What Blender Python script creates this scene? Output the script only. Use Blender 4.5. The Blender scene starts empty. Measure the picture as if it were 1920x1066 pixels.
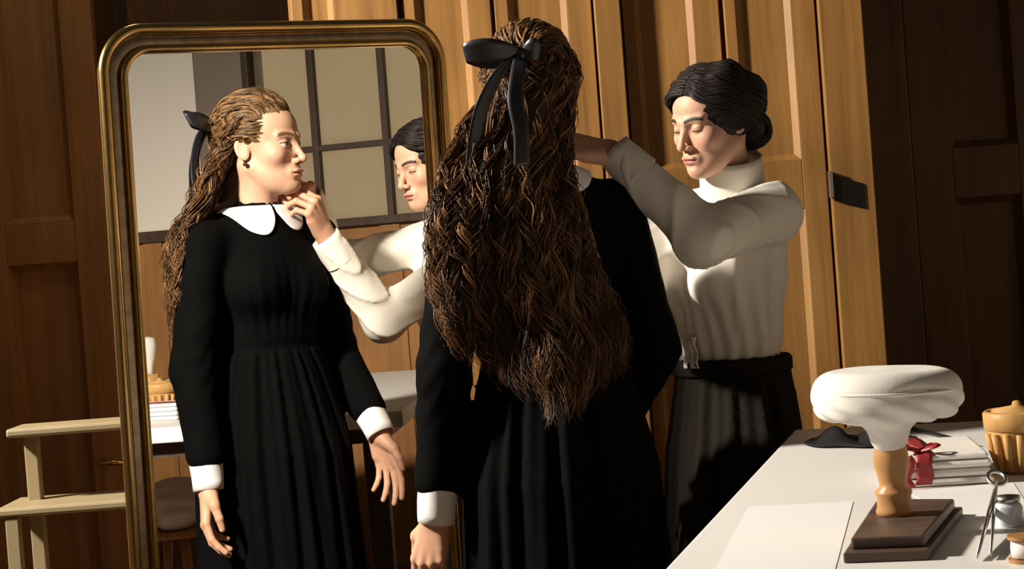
import bpy, math, random
import numpy as np
from mathutils import Vector, Matrix

random.seed(7)
rng = np.random.default_rng(7)
sc = bpy.context.scene
COL = sc.collection

# ------------------------------------------------------------------ camera
F_PX, CX, CY = 3400.0, 960.0, 533.0
CAM_H, ROLL, PITCH = 1.27, math.radians(4.3), math.radians(0.97)
fw = np.array([0, math.cos(PITCH), -math.sin(PITCH)])
up0 = np.array([0, math.sin(PITCH), math.cos(PITCH)])
rt0 = np.array([1.0, 0, 0])
ex = math.cos(ROLL) * rt0 - math.sin(ROLL) * up0
eu = math.sin(ROLL) * rt0 + math.cos(ROLL) * up0
CAM = np.array([0, 0, CAM_H])
cam = bpy.data.cameras.new('camera')
cam.sensor_width = 36.0
cam.lens = 36.0 * F_PX / 1920.0
cam.clip_start = 0.05
cam_o = bpy.data.objects.new('camera', cam)
COL.objects.link(cam_o)
cam_o.matrix_world = Matrix(((ex[0], eu[0], -fw[0], 0), (ex[1], eu[1], -fw[1], 0), (ex[2], eu[2], -fw[2], CAM_H), (0, 0, 0, 1)))
sc.camera = cam_o

# ------------------------------------------------------------------ world, lights, exposure
w = bpy.data.worlds.new('world'); sc.world = w; w.use_nodes = True
w.node_tree.nodes['Background'].inputs['Color'].default_value = (1.0, 0.86, 0.70, 1)
w.node_tree.nodes['Background'].inputs['Strength'].default_value = 0.033
sc.view_settings.view_transform = 'Standard'
sc.view_settings.look = 'None'
sc.view_settings.gamma = 1.0
sc.view_settings.use_curve_mapping = False
sc.view_settings.exposure = 0.0
sc.cycles.max_bounces = 8
sc.cycles.glossy_bounces = 5
sc.cycles.use_denoising = True


def area_light(name, loc, target, size, watts, color):
    l = bpy.data.lights.new(name, 'AREA')
    l.shape = 'RECTANGLE'; l.size = size[0]; l.size_y = size[1]
    l.energy = watts; l.color = color
    o = bpy.data.objects.new(name, l); COL.objects.link(o)
    o.location = loc
    o.rotation_euler = (Vector(target) - Vector(loc)).to_track_quat('-Z', 'Y').to_euler()
    return o


KEY = (-3.0, 3.05, 2.98)
area_light('window_daylight', KEY, (0.2, 3.75, 1.35), (0.28, 0.28), 365, (1.0, 0.91, 0.78))
area_light('left_door_fill', (-1.05, 4.85, 3.0), (-1.05, 4.95, 0.0), (0.3, 0.3), 3.4, (1.0, 0.82, 0.6))  # added fill to brighten the left door from above; no fitting there

# ------------------------------------------------------------------ pixel helpers (1920 x 1066 frame)


def ray(x, y):
    return fw + ex * (x - CX) / F_PX + eu * (CY - y) / F_PX


def atY(x, y, Y):
    d = ray(x, y); return CAM + d * (Y / d[1])


def atZ(x, y, Z):
    d = ray(x, y); return CAM + d * ((Z - CAM_H) / d[2])


MN = np.array([0.58667973, -0.80981905, 0.0])       # mirror normal
MP = np.array([-0.25319701, 3.91504606, 0.0])       # a point of the mirror plane


def refl(P):
    P = np.asarray(P, float); return P - 2 * ((P - MP) @ MN) * MN


def via_mirror(x, y, Y):
    return refl(atY(x, y, Y))

# ------------------------------------------------------------------ materials


def new_mat(name):
    m = bpy.data.materials.new(name); m.use_nodes = True
    return m, m.node_tree, m.node_tree.nodes['Principled BSDF']


def plain(name, col, rough=0.6, metal=0.0, spec=0.5, noise=0.0, nscale=20.0, bump=0.0, sheen=0.0):
    m, t, b = new_mat(name)
    b.inputs['Base Color'].default_value = (*col, 1)
    b.inputs['Roughness'].default_value = rough
    b.inputs['Metallic'].default_value = metal
    b.inputs['Specular IOR Level'].default_value = spec
    if sheen:
        b.inputs['Sheen Weight'].default_value = sheen
    if noise or bump:
        tc = t.nodes.new('ShaderNodeTexCoord')
        n = t.nodes.new('ShaderNodeTexNoise'); n.inputs['Scale'].default_value = nscale
        n.inputs['Detail'].default_value = 5
        t.links.new(tc.outputs['Object'], n.inputs['Vector'])
        if noise:
            r = t.nodes.new('ShaderNodeMix'); r.data_type = 'RGBA'
            r.inputs['A'].default_value = (*[c * (1 - noise) for c in col], 1)
            r.inputs['B'].default_value = (*[min(1, c * (1 + noise)) for c in col], 1)
            t.links.new(n.outputs['Fac'], r.inputs['Factor'])
            t.links.new(r.outputs['Result'], b.inputs['Base Color'])
        if bump:
            bp = t.nodes.new('ShaderNodeBump'); bp.inputs['Strength'].default_value = bump
            bp.inputs['Distance'].default_value = 0.01
            t.links.new(n.outputs['Fac'], bp.inputs['Height'])
            t.links.new(bp.outputs['Normal'], b.inputs['Normal'])
    return m


def wood(name, c1, c2, rough=0.45, axis='Z', scale=1.0, spec=0.4):
    """grain runs along the given axis"""
    m, t, b = new_mat(name)
    tc = t.nodes.new('ShaderNodeTexCoord')
    mp = t.nodes.new('ShaderNodeMapping')
    s = {'X': (1.2, 26, 26), 'Y': (26, 1.2, 26), 'Z': (26, 26, 1.2)}[axis]
    mp.inputs['Scale'].default_value = [v * scale for v in s]
    n = t.nodes.new('ShaderNodeTexNoise'); n.inputs['Scale'].default_value = 1.0
    n.inputs['Detail'].default_value = 8; n.inputs['Roughness'].default_value = 0.65
    n.inputs['Distortion'].default_value = 0.6
    n2 = t.nodes.new('ShaderNodeTexNoise'); n2.inputs['Scale'].default_value = 1.6
    cr = t.nodes.new('ShaderNodeValToRGB')
    cr.color_ramp.elements[0].position = 0.32; cr.color_ramp.elements[0].color = (*c1, 1)
    cr.color_ramp.elements[1].position = 0.68; cr.color_ramp.elements[1].color = (*c2, 1)
    mx = t.nodes.new('ShaderNodeMix'); mx.data_type = 'RGBA'; mx.blend_type = 'MULTIPLY'
    cr2 = t.nodes.new('ShaderNodeValToRGB')
    cr2.color_ramp.elements[0].color = (0.72, 0.70, 0.68, 1); cr2.color_ramp.elements[0].position = 0.35
    cr2.color_ramp.elements[1].color = (1.1, 1.1, 1.1, 1); cr2.color_ramp.elements[1].position = 0.65
    t.links.new(tc.outputs['Object'], mp.inputs['Vector'])
    t.links.new(mp.outputs['Vector'], n.inputs['Vector'])
    t.links.new(tc.outputs['Object'], n2.inputs['Vector'])
    t.links.new(n.outputs['Fac'], cr.inputs['Fac'])
    t.links.new(n2.outputs['Fac'], cr2.inputs['Fac'])
    mx.inputs['Factor'].default_value = 1.0
    t.links.new(cr.outputs['Color'], mx.inputs['A']); t.links.new(cr2.outputs['Color'], mx.inputs['B'])
    t.links.new(mx.outputs['Result'], b.inputs['Base Color'])
    bp = t.nodes.new('ShaderNodeBump'); bp.inputs['Strength'].default_value = 0.12
    bp.inputs['Distance'].default_value = 0.004
    t.links.new(n.outputs['Fac'], bp.inputs['Height']); t.links.new(bp.outputs['Normal'], b.inputs['Normal'])
    b.inputs['Roughness'].default_value = rough
    b.inputs['Specular IOR Level'].default_value = spec
    return m


def attr_mat(name, rough=0.5, spec=0.4, sss=0.0, bump=0.0, aniso=0.0):
    """colour from the mesh's own point colours"""
    m, t, b = new_mat(name)
    a = t.nodes.new('ShaderNodeAttribute'); a.attribute_name = 'tint'
    t.links.new(a.outputs['Color'], b.inputs['Base Color'])
    b.inputs['Roughness'].default_value = rough
    b.inputs['Specular IOR Level'].default_value = spec
    if sss:
        b.inputs['Subsurface Weight'].default_value = sss
        b.inputs['Subsurface Radius'].default_value = (0.008, 0.003, 0.0015)
        b.inputs['Subsurface Scale'].default_value = 1.0
    if bump:
        n = t.nodes.new('ShaderNodeTexNoise'); n.inputs['Scale'].default_value = 350
        tc = t.nodes.new('ShaderNodeTexCoord')
        t.links.new(tc.outputs['Object'], n.inputs['Vector'])
        bp = t.nodes.new('ShaderNodeBump'); bp.inputs['Strength'].default_value = bump; bp.inputs['Distance'].default_value = 0.001
        t.links.new(n.outputs['Fac'], bp.inputs['Height']); t.links.new(bp.outputs['Normal'], b.inputs['Normal'])
    return m


def fabric(name, col, rough=0.85, scale=900, bump=0.25, sheen=0.0, spec=0.2):
    m, t, b = new_mat(name)
    b.inputs['Base Color'].default_value = (*col, 1)
    b.inputs['Roughness'].default_value = rough
    b.inputs['Specular IOR Level'].default_value = spec
    b.inputs['Sheen Weight'].default_value = sheen
    tc = t.nodes.new('ShaderNodeTexCoord')
    n = t.nodes.new('ShaderNodeTexNoise'); n.inputs['Scale'].default_value = scale
    t.links.new(tc.outputs['Object'], n.inputs['Vector'])
    n2 = t.nodes.new('ShaderNodeTexNoise'); n2.inputs['Scale'].default_value = 28; n2.inputs['Detail'].default_value = 4
    t.links.new(tc.outputs['Object'], n2.inputs['Vector'])
    ad = t.nodes.new('ShaderNodeMath'); ad.operation = 'MULTIPLY_ADD'; ad.inputs[1].default_value = 3.0
    t.links.new(n2.outputs['Fac'], ad.inputs[0]); t.links.new(n.outputs['Fac'], ad.inputs[2])
    bp = t.nodes.new('ShaderNodeBump'); bp.inputs['Strength'].default_value = bump; bp.inputs['Distance'].default_value = 0.003
    t.links.new(ad.outputs[0], bp.inputs['Height']); t.links.new(bp.outputs['Normal'], b.inputs['Normal'])
    return m


M = {}
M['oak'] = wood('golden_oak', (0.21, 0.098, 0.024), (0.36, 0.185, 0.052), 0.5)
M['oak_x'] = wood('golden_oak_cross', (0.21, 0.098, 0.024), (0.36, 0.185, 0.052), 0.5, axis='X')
M['shaded_oak'] = wood('shaded_oak', (0.085, 0.040, 0.014), (0.15, 0.075, 0.028), 0.5)  # same oak as the wardrobe, with shade put into its colour
M['wain'] = wood('wainscot_oak', (0.30, 0.135, 0.04), (0.42, 0.20, 0.065), 0.5)
M['brass'] = plain('aged_brass', (0.62, 0.43, 0.16), 0.22, 1.0, noise=0.25, nscale=30)
M['bronze'] = plain('dull_bronze_band', (0.42, 0.33, 0.22), 0.30, 1.0, noise=0.55, nscale=45)
M['mirror'] = plain('silvered_glass', (0.93, 0.92, 0.89), 0.0, 1.0)
M['black_metal'] = plain('black_iron', (0.018, 0.015, 0.013), 0.4, 0.6)
M['steel'] = plain('steel', (0.55, 0.54, 0.52), 0.3, 1.0)
M['cream_paint'] = plain('cream_paint', (0.27, 0.21, 0.115), 0.5, noise=0.12, nscale=9)
M['table_white'] = plain('white_table_paint', (0.80, 0.775, 0.75), 0.45, noise=0.03, nscale=6)
M['dark_wood'] = wood('walnut', (0.05, 0.030, 0.022), (0.13, 0.085, 0.062), 0.45, axis='X')
M['beech'] = wood('beech', (0.40, 0.20, 0.07), (0.55, 0.30, 0.12), 0.4)
M['basket'] = wood('carved_lime_wood', (0.50, 0.27, 0.085), (0.66, 0.39, 0.14), 0.5)
M['linen'] = fabric('white_linen', (0.80, 0.77, 0.73), 0.85, 600, 0.2)
M['cap'] = fabric('white_cap_cotton', (0.84, 0.81, 0.76), 0.8, 900, 0.15)
M['collar'] = fabric('white_cotton', (0.86, 0.86, 0.88), 0.75, 900, 0.12)
M['dress'] = fabric('black_wool', (0.0020, 0.0021, 0.0022), 0.85, 1200, 0.3, spec=0.06)
M['blouse'] = fabric('cream_blouse_cotton', (0.74, 0.70, 0.63), 0.85, 900, 0.2)
M['skirt'] = fabric('charcoal_tweed', (0.016, 0.013, 0.010), 0.9, 500, 0.5, spec=0.1)
M['mid_oak'] = wood('brown_oak', (0.25, 0.125, 0.045), (0.40, 0.215, 0.085), 0.5)
M['ribbon'] = plain('black_satin', (0.018, 0.018, 0.024), 0.35, spec=0.6)
M['black_cloth'] = fabric('black_cloth', (0.012, 0.012, 0.014), 0.8)
M['red'] = plain('red_ribbon', (0.34, 0.030, 0.035), 0.45, noise=0.35, nscale=160)
M['paper'] = plain('white_paper', (0.82, 0.81, 0.80), 0.7)
M['skin'] = attr_mat('skin', 0.5, 0.35, sss=0.12, bump=0.05)
M['hair'] = attr_mat('hair', 0.45, 0.25)
M['dark_hair'] = attr_mat('dark_hair', 0.5, 0.2)
M['plaster'] = plain('cream_plaster', (0.60, 0.53, 0.43), 0.8, noise=0.05, nscale=4)
M['white_panel'] = plain('white_panel', (0.90, 0.83, 0.74), 0.7, noise=0.03, nscale=3)
M['pilaster'] = plain('brown_grey_paint', (0.24, 0.185, 0.145), 0.6, noise=0.08, nscale=6)
M['bar'] = wood('window_bar', (0.055, 0.032, 0.022), (0.10, 0.06, 0.04), 0.5)
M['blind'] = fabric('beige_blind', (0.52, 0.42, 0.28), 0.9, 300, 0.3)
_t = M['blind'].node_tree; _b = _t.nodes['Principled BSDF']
_b.inputs['Emission Color'].default_value = (0.45, 0.335, 0.19, 1); _b.inputs['Emission Strength'].default_value = 0.55   # added glow that brightens the panes; no light source behind
M['floor'] = wood('floor_boards', (0.09, 0.05, 0.025), (0.16, 0.09, 0.045), 0.4, axis='Y', scale=0.6)
M['bristle'] = fabric('white_bristle', (0.80, 0.76, 0.68), 0.9, 700, 0.4)
M['glass'] = plain('bluish_glass', (0.75, 0.80, 0.88), 0.15, spec=0.6)
M['earring'] = plain('dark_stone', (0.05, 0.01, 0.015), 0.15, spec=0.8)
gm, gt, gb = new_mat('pane_glass')
gb.inputs['Base Color'].default_value = (1, 1, 1, 1); gb.inputs['Roughness'].default_value = 0.02
gb.inputs['Transmission Weight'].default_value = 1.0; gb.inputs['IOR'].default_value = 1.02
M['pane'] = gm

# ------------------------------------------------------------------ mesh helpers


class MB:
    """collects shapes; build() links them as ONE mesh object"""

    def __init__(s): s.v = []; s.f = []; s.n = 0

    def add(s, v, f):
        v = [tuple(map(float, q)) for q in v]
        s.v += v; s.f += [tuple(i + s.n for i in q) for q in f]; s.n += len(v); return s

    def box(s, lo, hi):
        x0, y0, z0 = lo; x1, y1, z1 = hi
        return s.add([(x0, y0, z0), (x1, y0, z0), (x1, y1, z0), (x0, y1, z0), (x0, y0, z1), (x1, y0, z1), (x1, y1, z1), (x0, y1, z1)],
                     [(0, 3, 2, 1), (4, 5, 6, 7), (0, 1, 5, 4), (1, 2, 6, 5), (2, 3, 7, 6), (3, 0, 4, 7)])

    def obox(s, o, a, b, c):
        """box spanned by three vectors from corner o"""
        o, a, b, c = map(lambda q: np.asarray(q, float), (o, a, b, c))
        return s.add([o, o + a, o + a + b, o + b, o + c, o + a + c, o + a + b + c, o + b + c],
                     [(0, 3, 2, 1), (4, 5, 6, 7), (0, 1, 5, 4), (1, 2, 6, 5), (2, 3, 7, 6), (3, 0, 4, 7)])

    def lathe(s, prof, o=(0, 0, 0), n=32, sx=1.0, sy=1.0, cap=True):
        v = []; f = []
        k = len(prof)
        for r, z in prof:
            for i in range(n):
                a = 2 * math.pi * i / n
                v.append((o[0] + r * sx * math.cos(a), o[1] + r * sy * math.sin(a), o[2] + z))
        for j in range(k - 1):
            for i in range(n):
                f.append((j * n + i, j * n + (i + 1) % n, (j + 1) * n + (i + 1) % n, (j + 1) * n + i))
        if cap:
            f.append(tuple(range(n - 1, -1, -1))); f.append(tuple((k - 1) * n + i for i in range(n)))
        return s.add(v, f)

    def tube(s, pts, rad, n=10, closed=False, sx=1.0):
        pts = np.asarray(pts, float); L = len(pts)
        rad = np.broadcast_to(np.asarray(rad, float), (L,))
        if closed:
            tg = np.roll(pts, -1, 0) - np.roll(pts, 1, 0)
        else:
            tg = np.gradient(pts, axis=0)
        tg /= np.linalg.norm(tg, axis=1)[:, None] + 1e-12
        ref = np.array([0.0, 0, 1]) if abs(tg[0][2]) < 0.9 else np.array([1.0, 0, 0])
        u = np.cross(tg[0], ref); u /= np.linalg.norm(u)
        v = []; f = []
        for i in range(L):
            u = u - (u @ tg[i]) * tg[i]; u /= np.linalg.norm(u)
            w_ = np.cross(tg[i], u)
            for j in range(n):
                a = 2 * math.pi * j / n
                v.append(pts[i] + rad[i] * (math.cos(a) * u * sx + math.sin(a) * w_))
        for i in range(L if closed else L - 1):
            i2 = (i + 1) % L
            for j in range(n):
                f.append((i * n + j, i * n + (j + 1) % n, i2 * n + (j + 1) % n, i2 * n + j))
        if not closed:
            f.append(tuple(range(n - 1, -1, -1))); f.append(tuple((L - 1) * n + j for j in range(n)))
        return s.add(v, f)

    def grid(s, P, closed_u=False):
        P = np.asarray(P, float); a, b = P.shape[:2]
        f = []
        for i in range(a if closed_u else a - 1):
            i2 = (i + 1) % a
            for j in range(b - 1):
                f.append((i * b + j, i2 * b + j, i2 * b + j + 1, i * b + j + 1))
        return s.add(P.reshape(-1, 3), f)

    def build(s, name, mat, parent=None, smooth=False, bevel=0.0, solid=0.0, sub=0):
        me = bpy.data.meshes.new(name); me.from_pydata(s.v, [], s.f); me.update()
        return link(name, me, mat, parent, smooth, bevel, solid, sub)


def link(name, me, mat, parent=None, smooth=False, bevel=0.0, solid=0.0, sub=0):
    me.materials.append(M[mat] if isinstance(mat, str) else mat)
    o = bpy.data.objects.new(name, me); COL.objects.link(o)
    if parent is not None:
        o.parent = parent
        o.matrix_parent_inverse = Matrix.Translation(-Vector(parent.location)) if parent.type == 'EMPTY' else Matrix.Identity(4)
    if solid:
        m = o.modifiers.new('solid', 'SOLIDIFY'); m.thickness = solid; m.offset = 0
    if sub:
        m = o.modifiers.new('sub', 'SUBSURF'); m.levels = sub; m.render_levels = sub
    if bevel:
        m = o.modifiers.new('bevel', 'BEVEL'); m.width = bevel; m.segments = 2; m.limit_method = 'ANGLE'
    if smooth:
        me.polygons.foreach_set('use_smooth', [True] * len(me.polygons))
    return o


def tag(o, label, cat=None, group=None, kind=None):
    if label: o['label'] = label
    if cat: o['category'] = cat
    if group: o['group'] = group
    if kind: o['kind'] = kind
    return o


def empty(name, loc, label, cat, group=None):
    o = bpy.data.objects.new(name, None); COL.objects.link(o)
    o.location = loc; o.empty_display_size = 0.1
    return tag(o, label, cat, group)


def struct(o, label=None):
    o['kind'] = 'structure'
    if label: o['label'] = label; o['category'] = 'wall'
    return o


# ------------------------------------------------------------------ signed distance modelling (numpy)
def A(*q): return np.array(q, dtype=np.float32)


def smin(a, b, k):
    h = np.clip(0.5 + 0.5 * (b - a) / k, 0, 1)
    return b + (a - b) * h - k * h * (1 - h)


def smax(a, b, k): return -smin(-a, -b, k)


def ell(P, c, r):
    q = (P - A(*c)) / A(*r)
    k0 = np.sqrt((q * q).sum(1)); q2 = q / A(*r)
    k1 = np.sqrt((q2 * q2).sum(1)) + 1e-9
    return k0 * (k0 - 1) / k1


def sph(P, c, r):
    q = P - A(*c); return np.sqrt((q * q).sum(1)) - r


def cone(P, a, b, ra, rb):
    a = A(*a); b = A(*b); ba = b - a
    pa = P - a
    h = np.clip(pa @ ba / (ba @ ba), 0, 1)
    q = pa - h[:, None] * ba
    return np.sqrt((q * q).sum(1)) - (ra + (rb - ra) * h)


def surface(f, lo, hi, h):
    """naive surface nets of f, finely sampled only near its surface"""
    lo = np.asarray(lo, float); hi = np.asarray(hi, float)
    B = 4
    n = (np.ceil((hi - lo) / (h * B)).astype(int) + 1) * B
    cn = n // B + 1
    cs = [lo[i] + np.arange(cn[i]) * h * B for i in range(3)]
    G = np.stack(np.meshgrid(*cs, indexing='ij'), -1).reshape(-1, 3).astype(np.float32)
    dc = f(G).reshape(cn)
    near = np.abs(dc) < h * B * 2.0
    blk = np.zeros(cn - 1, bool)
    mn = np.full(cn - 1, 1e9, np.float32); mxv = np.full(cn - 1, -1e9, np.float32)
    for i in (0, 1):
        for j in (0, 1):
            for k in (0, 1):
                sl = (slice(i, i + cn[0] - 1), slice(j, j + cn[1] - 1), slice(k, k + cn[2] - 1))
                blk |= near[sl]; mn = np.minimum(mn, dc[sl]); mxv = np.maximum(mxv, dc[sl])
    blk |= (mn < 0) & (mxv > 0)
    N = n + 1
    D = np.full(N, 1.0, np.float32)
    sgn = np.where(dc < 0, -1.0, 1.0).astype(np.float32)
    big = np.repeat(np.repeat(np.repeat(sgn, B, 0), B, 1), B, 2)[:N[0], :N[1], :N[2]]
    D[...] = big
    m = np.zeros(N, bool)
    fine = np.repeat(np.repeat(np.repeat(blk, B, 0), B, 1), B, 2)
    for i in (0, 1):
        for j in (0, 1):
            for k in (0, 1):
                m[i:i + n[0], j:j + n[1], k:k + n[2]] |= fine
    idx = np.argwhere(m)
    pts = (lo + idx * h).astype(np.float32)
    out = np.empty(len(pts), np.float32)
    for s in range(0, len(pts), 400000):
        out[s:s + 400000] = f(pts[s:s + 400000])
    D[m] = out
    S = D < 0
    c = [S[i:N[0] - 1 + i, j:N[1] - 1 + j, k:N[2] - 1 + k] for i in (0, 1) for j in (0, 1) for k in (0, 1)]
    tot = sum(q.astype(np.int8) for q in c)
    act = (tot > 0) & (tot < 8)
    ids = np.full(act.shape, -1, np.int64)
    cells = np.argwhere(act); ids[act] = np.arange(len(cells))
    off = np.array([(i, j, k) for i in (0, 1) for j in (0, 1) for k in (0, 1)])
    vals = np.stack([D[cells[:, 0] + o[0], cells[:, 1] + o[1], cells[:, 2] + o[2]] for o in off], 1)
    acc = np.zeros((len(cells), 3)); cnt = np.zeros(len(cells))
    for a in range(8):
        for b in range(a + 1, 8):
            if np.abs(off[a] - off[b]).sum() != 1: continue
            va, vb = vals[:, a], vals[:, b]
            cr = (va < 0) != (vb < 0)
            t = np.where(cr, va / np.where(cr, va - vb, 1), 0)
            p = off[a] + t[:, None] * (off[b] - off[a])
            acc += p * cr[:, None]; cnt += cr
    V = lo + (cells + acc / cnt[:, None]) * h
    faces = []
    for ax in range(3):
        o1, o2 = (ax + 1) % 3, (ax + 2) % 3
        sl0 = [slice(1, -1)] * 3; sl1 = [slice(1, -1)] * 3
        sl0[ax] = slice(0, N[ax] - 1); sl1[ax] = slice(1, N[ax])
        s0 = S[tuple(sl0)]; s1 = S[tuple(sl1)]
        e = np.argwhere(s0 != s1)
        flip = s0[tuple(e.T)]
        base = e.copy(); base[:, o1] += 1; base[:, o2] += 1
        q = []
        for d1, d2 in ((0, 0), (-1, 0), (-1, -1), (0, -1)):
            cc = base.copy(); cc[:, o1] += d1; cc[:, o2] += d2
            q.append(ids[cc[:, 0], cc[:, 1], cc[:, 2]])
        q = np.stack(q, 1)
        q[~flip] = q[~flip][:, ::-1]
        faces.append(q)
    Fq = np.concatenate(faces)
    Fq = Fq[(Fq >= 0).all(1)]
    return V, Fq


def np_mesh(name, V, Fq, tint=None):
    me = bpy.data.meshes.new(name)
    V = np.asarray(V, np.float32)
    me.vertices.add(len(V)); me.vertices.foreach_set('co', V.ravel())
    k = Fq.shape[1]
    me.loops.add(Fq.size); me.loops.foreach_set('vertex_index', Fq.ravel().astype(np.int32))
    me.polygons.add(len(Fq))
    me.polygons.foreach_set('loop_start', np.arange(0, Fq.size, k, dtype=np.int32))
    me.polygons.foreach_set('loop_total', np.full(len(Fq), k, dtype=np.int32))
    me.update(calc_edges=True)
    me.polygons.foreach_set('use_smooth', np.ones(len(Fq), bool))
    if tint is not None:
        at = me.attributes.new('tint', 'FLOAT_COLOR', 'POINT')
        c = np.ones((len(V), 4), np.float32); c[:, :3] = tint
        at.data.foreach_set('color', c.ravel())
    me.validate()
    return me


def join_vf(parts):
    Vs, Fs, Ts, n = [], [], [], 0
    for V, Fq, T in parts:
        Vs.append(V); Fs.append(Fq + n); n += len(V); Ts.append(np.broadcast_to(T, (len(V), 3)))
    return np.concatenate(Vs), np.concatenate(Fs), np.concatenate(Ts)


def locks_mesh(name, P, R, tint, sides=4):
    """P (L,S,3) centre lines, R (L,S) radii, tint (L,3): all the locks of one head of hair as one mesh"""
    L, S = P.shape[:2]
    T = np.gradient(P, axis=1); T /= np.linalg.norm(T, axis=2, keepdims=True) + 1e-9
    ref = np.array([0.31, 0.83, 0.46])
    U = np.cross(T, ref); U /= np.linalg.norm(U, axis=2, keepdims=True) + 1e-9
    W = np.cross(T, U)
    ang = np.arange(sides) * 2 * math.pi / sides
    V = P[:, :, None] + R[:, :, None, None] * (np.cos(ang)[:, None] * U[:, :, None] + np.sin(ang)[:, None] * W[:, :, None])
    idx = np.arange(L * S * sides).reshape(L, S, sides)
    nx = np.roll(idx, -1, 2)
    Fq = np.stack([idx[:, :-1], nx[:, :-1], nx[:, 1:], idx[:, 1:]], -1).reshape(-1, 4)
    tt = np.repeat(tint, S * sides, 0)
    return np_mesh(name, V.reshape(-1, 3), Fq, tt)


def fbm(P, s, seed=0.0):
    x, y, z = P[:, 0] * s + seed, P[:, 1] * s + seed * 1.7, P[:, 2] * s - seed
    return (np.sin(x + 1.3 * np.sin(y * 1.1)) + np.sin(1.7 * y + 1.1 * np.sin(z * 1.3)) + np.sin(1.3 * z + 1.2 * np.sin(x * 0.9))) / 3


# ================================================================== THE ROOM
floor = MB().box((-2.0, -1.7, -0.05), (3.3, 6.3, 0.0)).build('floor', 'floor'); struct(floor)
# left wall with a tall window opening that lets the daylight in
mb = MB()
WX0, WX1 = -2.05, -1.9
mb.box((WX0, -1.7, 0), (WX1, 1.9, 3.2)); mb.box((WX0, 4.06, 0), (WX1, 6.3, 3.2))
mb.box((WX0, 1.9, 0), (WX1, 4.06, 0.9)); mb.box((WX0, 1.9, 2.9), (WX1, 4.06, 3.2))
struct(mb.build('wall_left', 'plaster'))
mb = MB()
for y0, y1, z0, z1 in ((1.9, 1.95, 0.9, 2.9), (4.01, 4.06, 0.9, 2.9), (1.9, 4.06, 0.9, 0.95), (1.9, 4.06, 2.85, 2.9)):
    mb.box((WX0 - 0.01, y0, z0), (WX1 + 0.02, y1, z1))
struct(mb.build('window_2', 'bar'))
struct(MB().box((-2.0, 6.2, 0), (3.3, 6.3, 3.2)).build('wall_back', 'shaded_oak'))
RX = 3.2
struct(MB().box((-2.05, -1.7, 0), (3.3, -1.6, 3.2)).build('wall_front', 'plaster'))
struct(MB().box((RX, -1.6, 0), (RX + 0.1, 6.3, 3.2)).build('wall_right', 'plaster'))


def panelled(name, parent, x0, x1, z0, z1, Y, sl, sr, rails, mat, depth=0.022, th=0.03, mould=0.014, struct_kind=False):
    """a framed and panelled door: two stiles, rails, recessed panels, bevelled mouldings"""
    frame = MB()
    frame.box((x0, Y, z0), (x0 + sl, Y + th, z1)); frame.box((x1 - sr, Y, z0), (x1, Y + th, z1))
    for a, b in rails:
        frame.box((x0 + sl, Y, a), (x1 - sr, Y + th, b))
    fo = frame.build(name, mat, parent, bevel=0.002)
    for (a, b), (c, e) in zip(rails[:-1], rails[1:]):
        xa, xb, za, zb = x0 + sl, x1 - sr, b, c
        MB().box((xa, Y + depth, za), (xb, Y + th, zb)).build('panel', mat, fo)
        m = mould
        o = [(xa, Y, za), (xb, Y, za), (xb, Y, zb), (xa, Y, zb)]
        i = [(xa + m, Y + depth, za + m), (xb - m, Y + depth, za + m), (xb - m, Y + depth, zb - m), (xa + m, Y + depth, zb - m)]
        MB().add(o + i, [(0, 1, 5, 4), (1, 2, 6, 5), (2, 3, 7, 6), (3, 0, 4, 7)]).build('moulding', mat, fo)
    return fo


# wardrobe bank across the back, protruding towards the camera
YW = 4.7
war = empty('wardrobe', (0.2, YW, 0), 'golden oak panelled wardrobe bank behind the two women', 'wardrobe')
xs = [-0.516, -0.240, 0.0, 0.262, 0.589, 0.835]
RAILS = [(0.0, 0.14), (0.62, 0.70), (1.33, 1.457), (2.60, 2.72)]
MB().box((-0.53, YW + 0.055, 0), (0.955, 5.48, 2.75)).build('carcass', 'oak', war)
doors = [(-0.516, -0.243, 0.03, 0.165, -0.0), (-0.228, -0.002, 0.03, 0.06, 0.012), (0.008, 0.258, 0.035, 0.064, -0.0), (0.338, 0.588, 0.03, 0.068, 0.012), (0.600, 0.834, 0.03, 0.062, 0.0)]
for k, (a, b, l, r_, dy) in enumerate(doors):
    panelled('door', war, a, b, 0.0, 2.72, YW + dy, l, r_, RAILS, 'oak', depth=0.015, th=0.045, mould=0.016)
for a, b, dy in ((0.264, 0.331, -0.022), (0.840, 0.952, -0.022)):
    MB().box((a, YW + dy, 0), (b, YW + 0.055, 2.72)).build('post', 'oak', war, bevel=0.003)
MB().box((-0.55, YW - 0.03, 2.72), (0.97, 5.48, 2.84)).build('cornice', 'oak_x', war, bevel=0.01)
# steel catch on the end post, its cast shadow built as a slanted black plate
lp = atY(1590, 352, YW - 0.022)
lat = MB().obox((lp[0] - 0.040, YW - 0.038, lp[2] - 0.030), (0.082, 0.012, -0.028), (0, 0.018, 0), (0, 0, 0.066)).build('latch_shadow', 'black_metal', war, bevel=0.002)
MB().box((lp[0] - 0.050, YW - 0.045, lp[2] - 0.022), (lp[0] - 0.041, YW - 0.018, lp[2] + 0.046)).build('latch_tongue', 'steel', lat, bevel=0.001)

# recessed dark doors at either side
YD = 5.5


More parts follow.
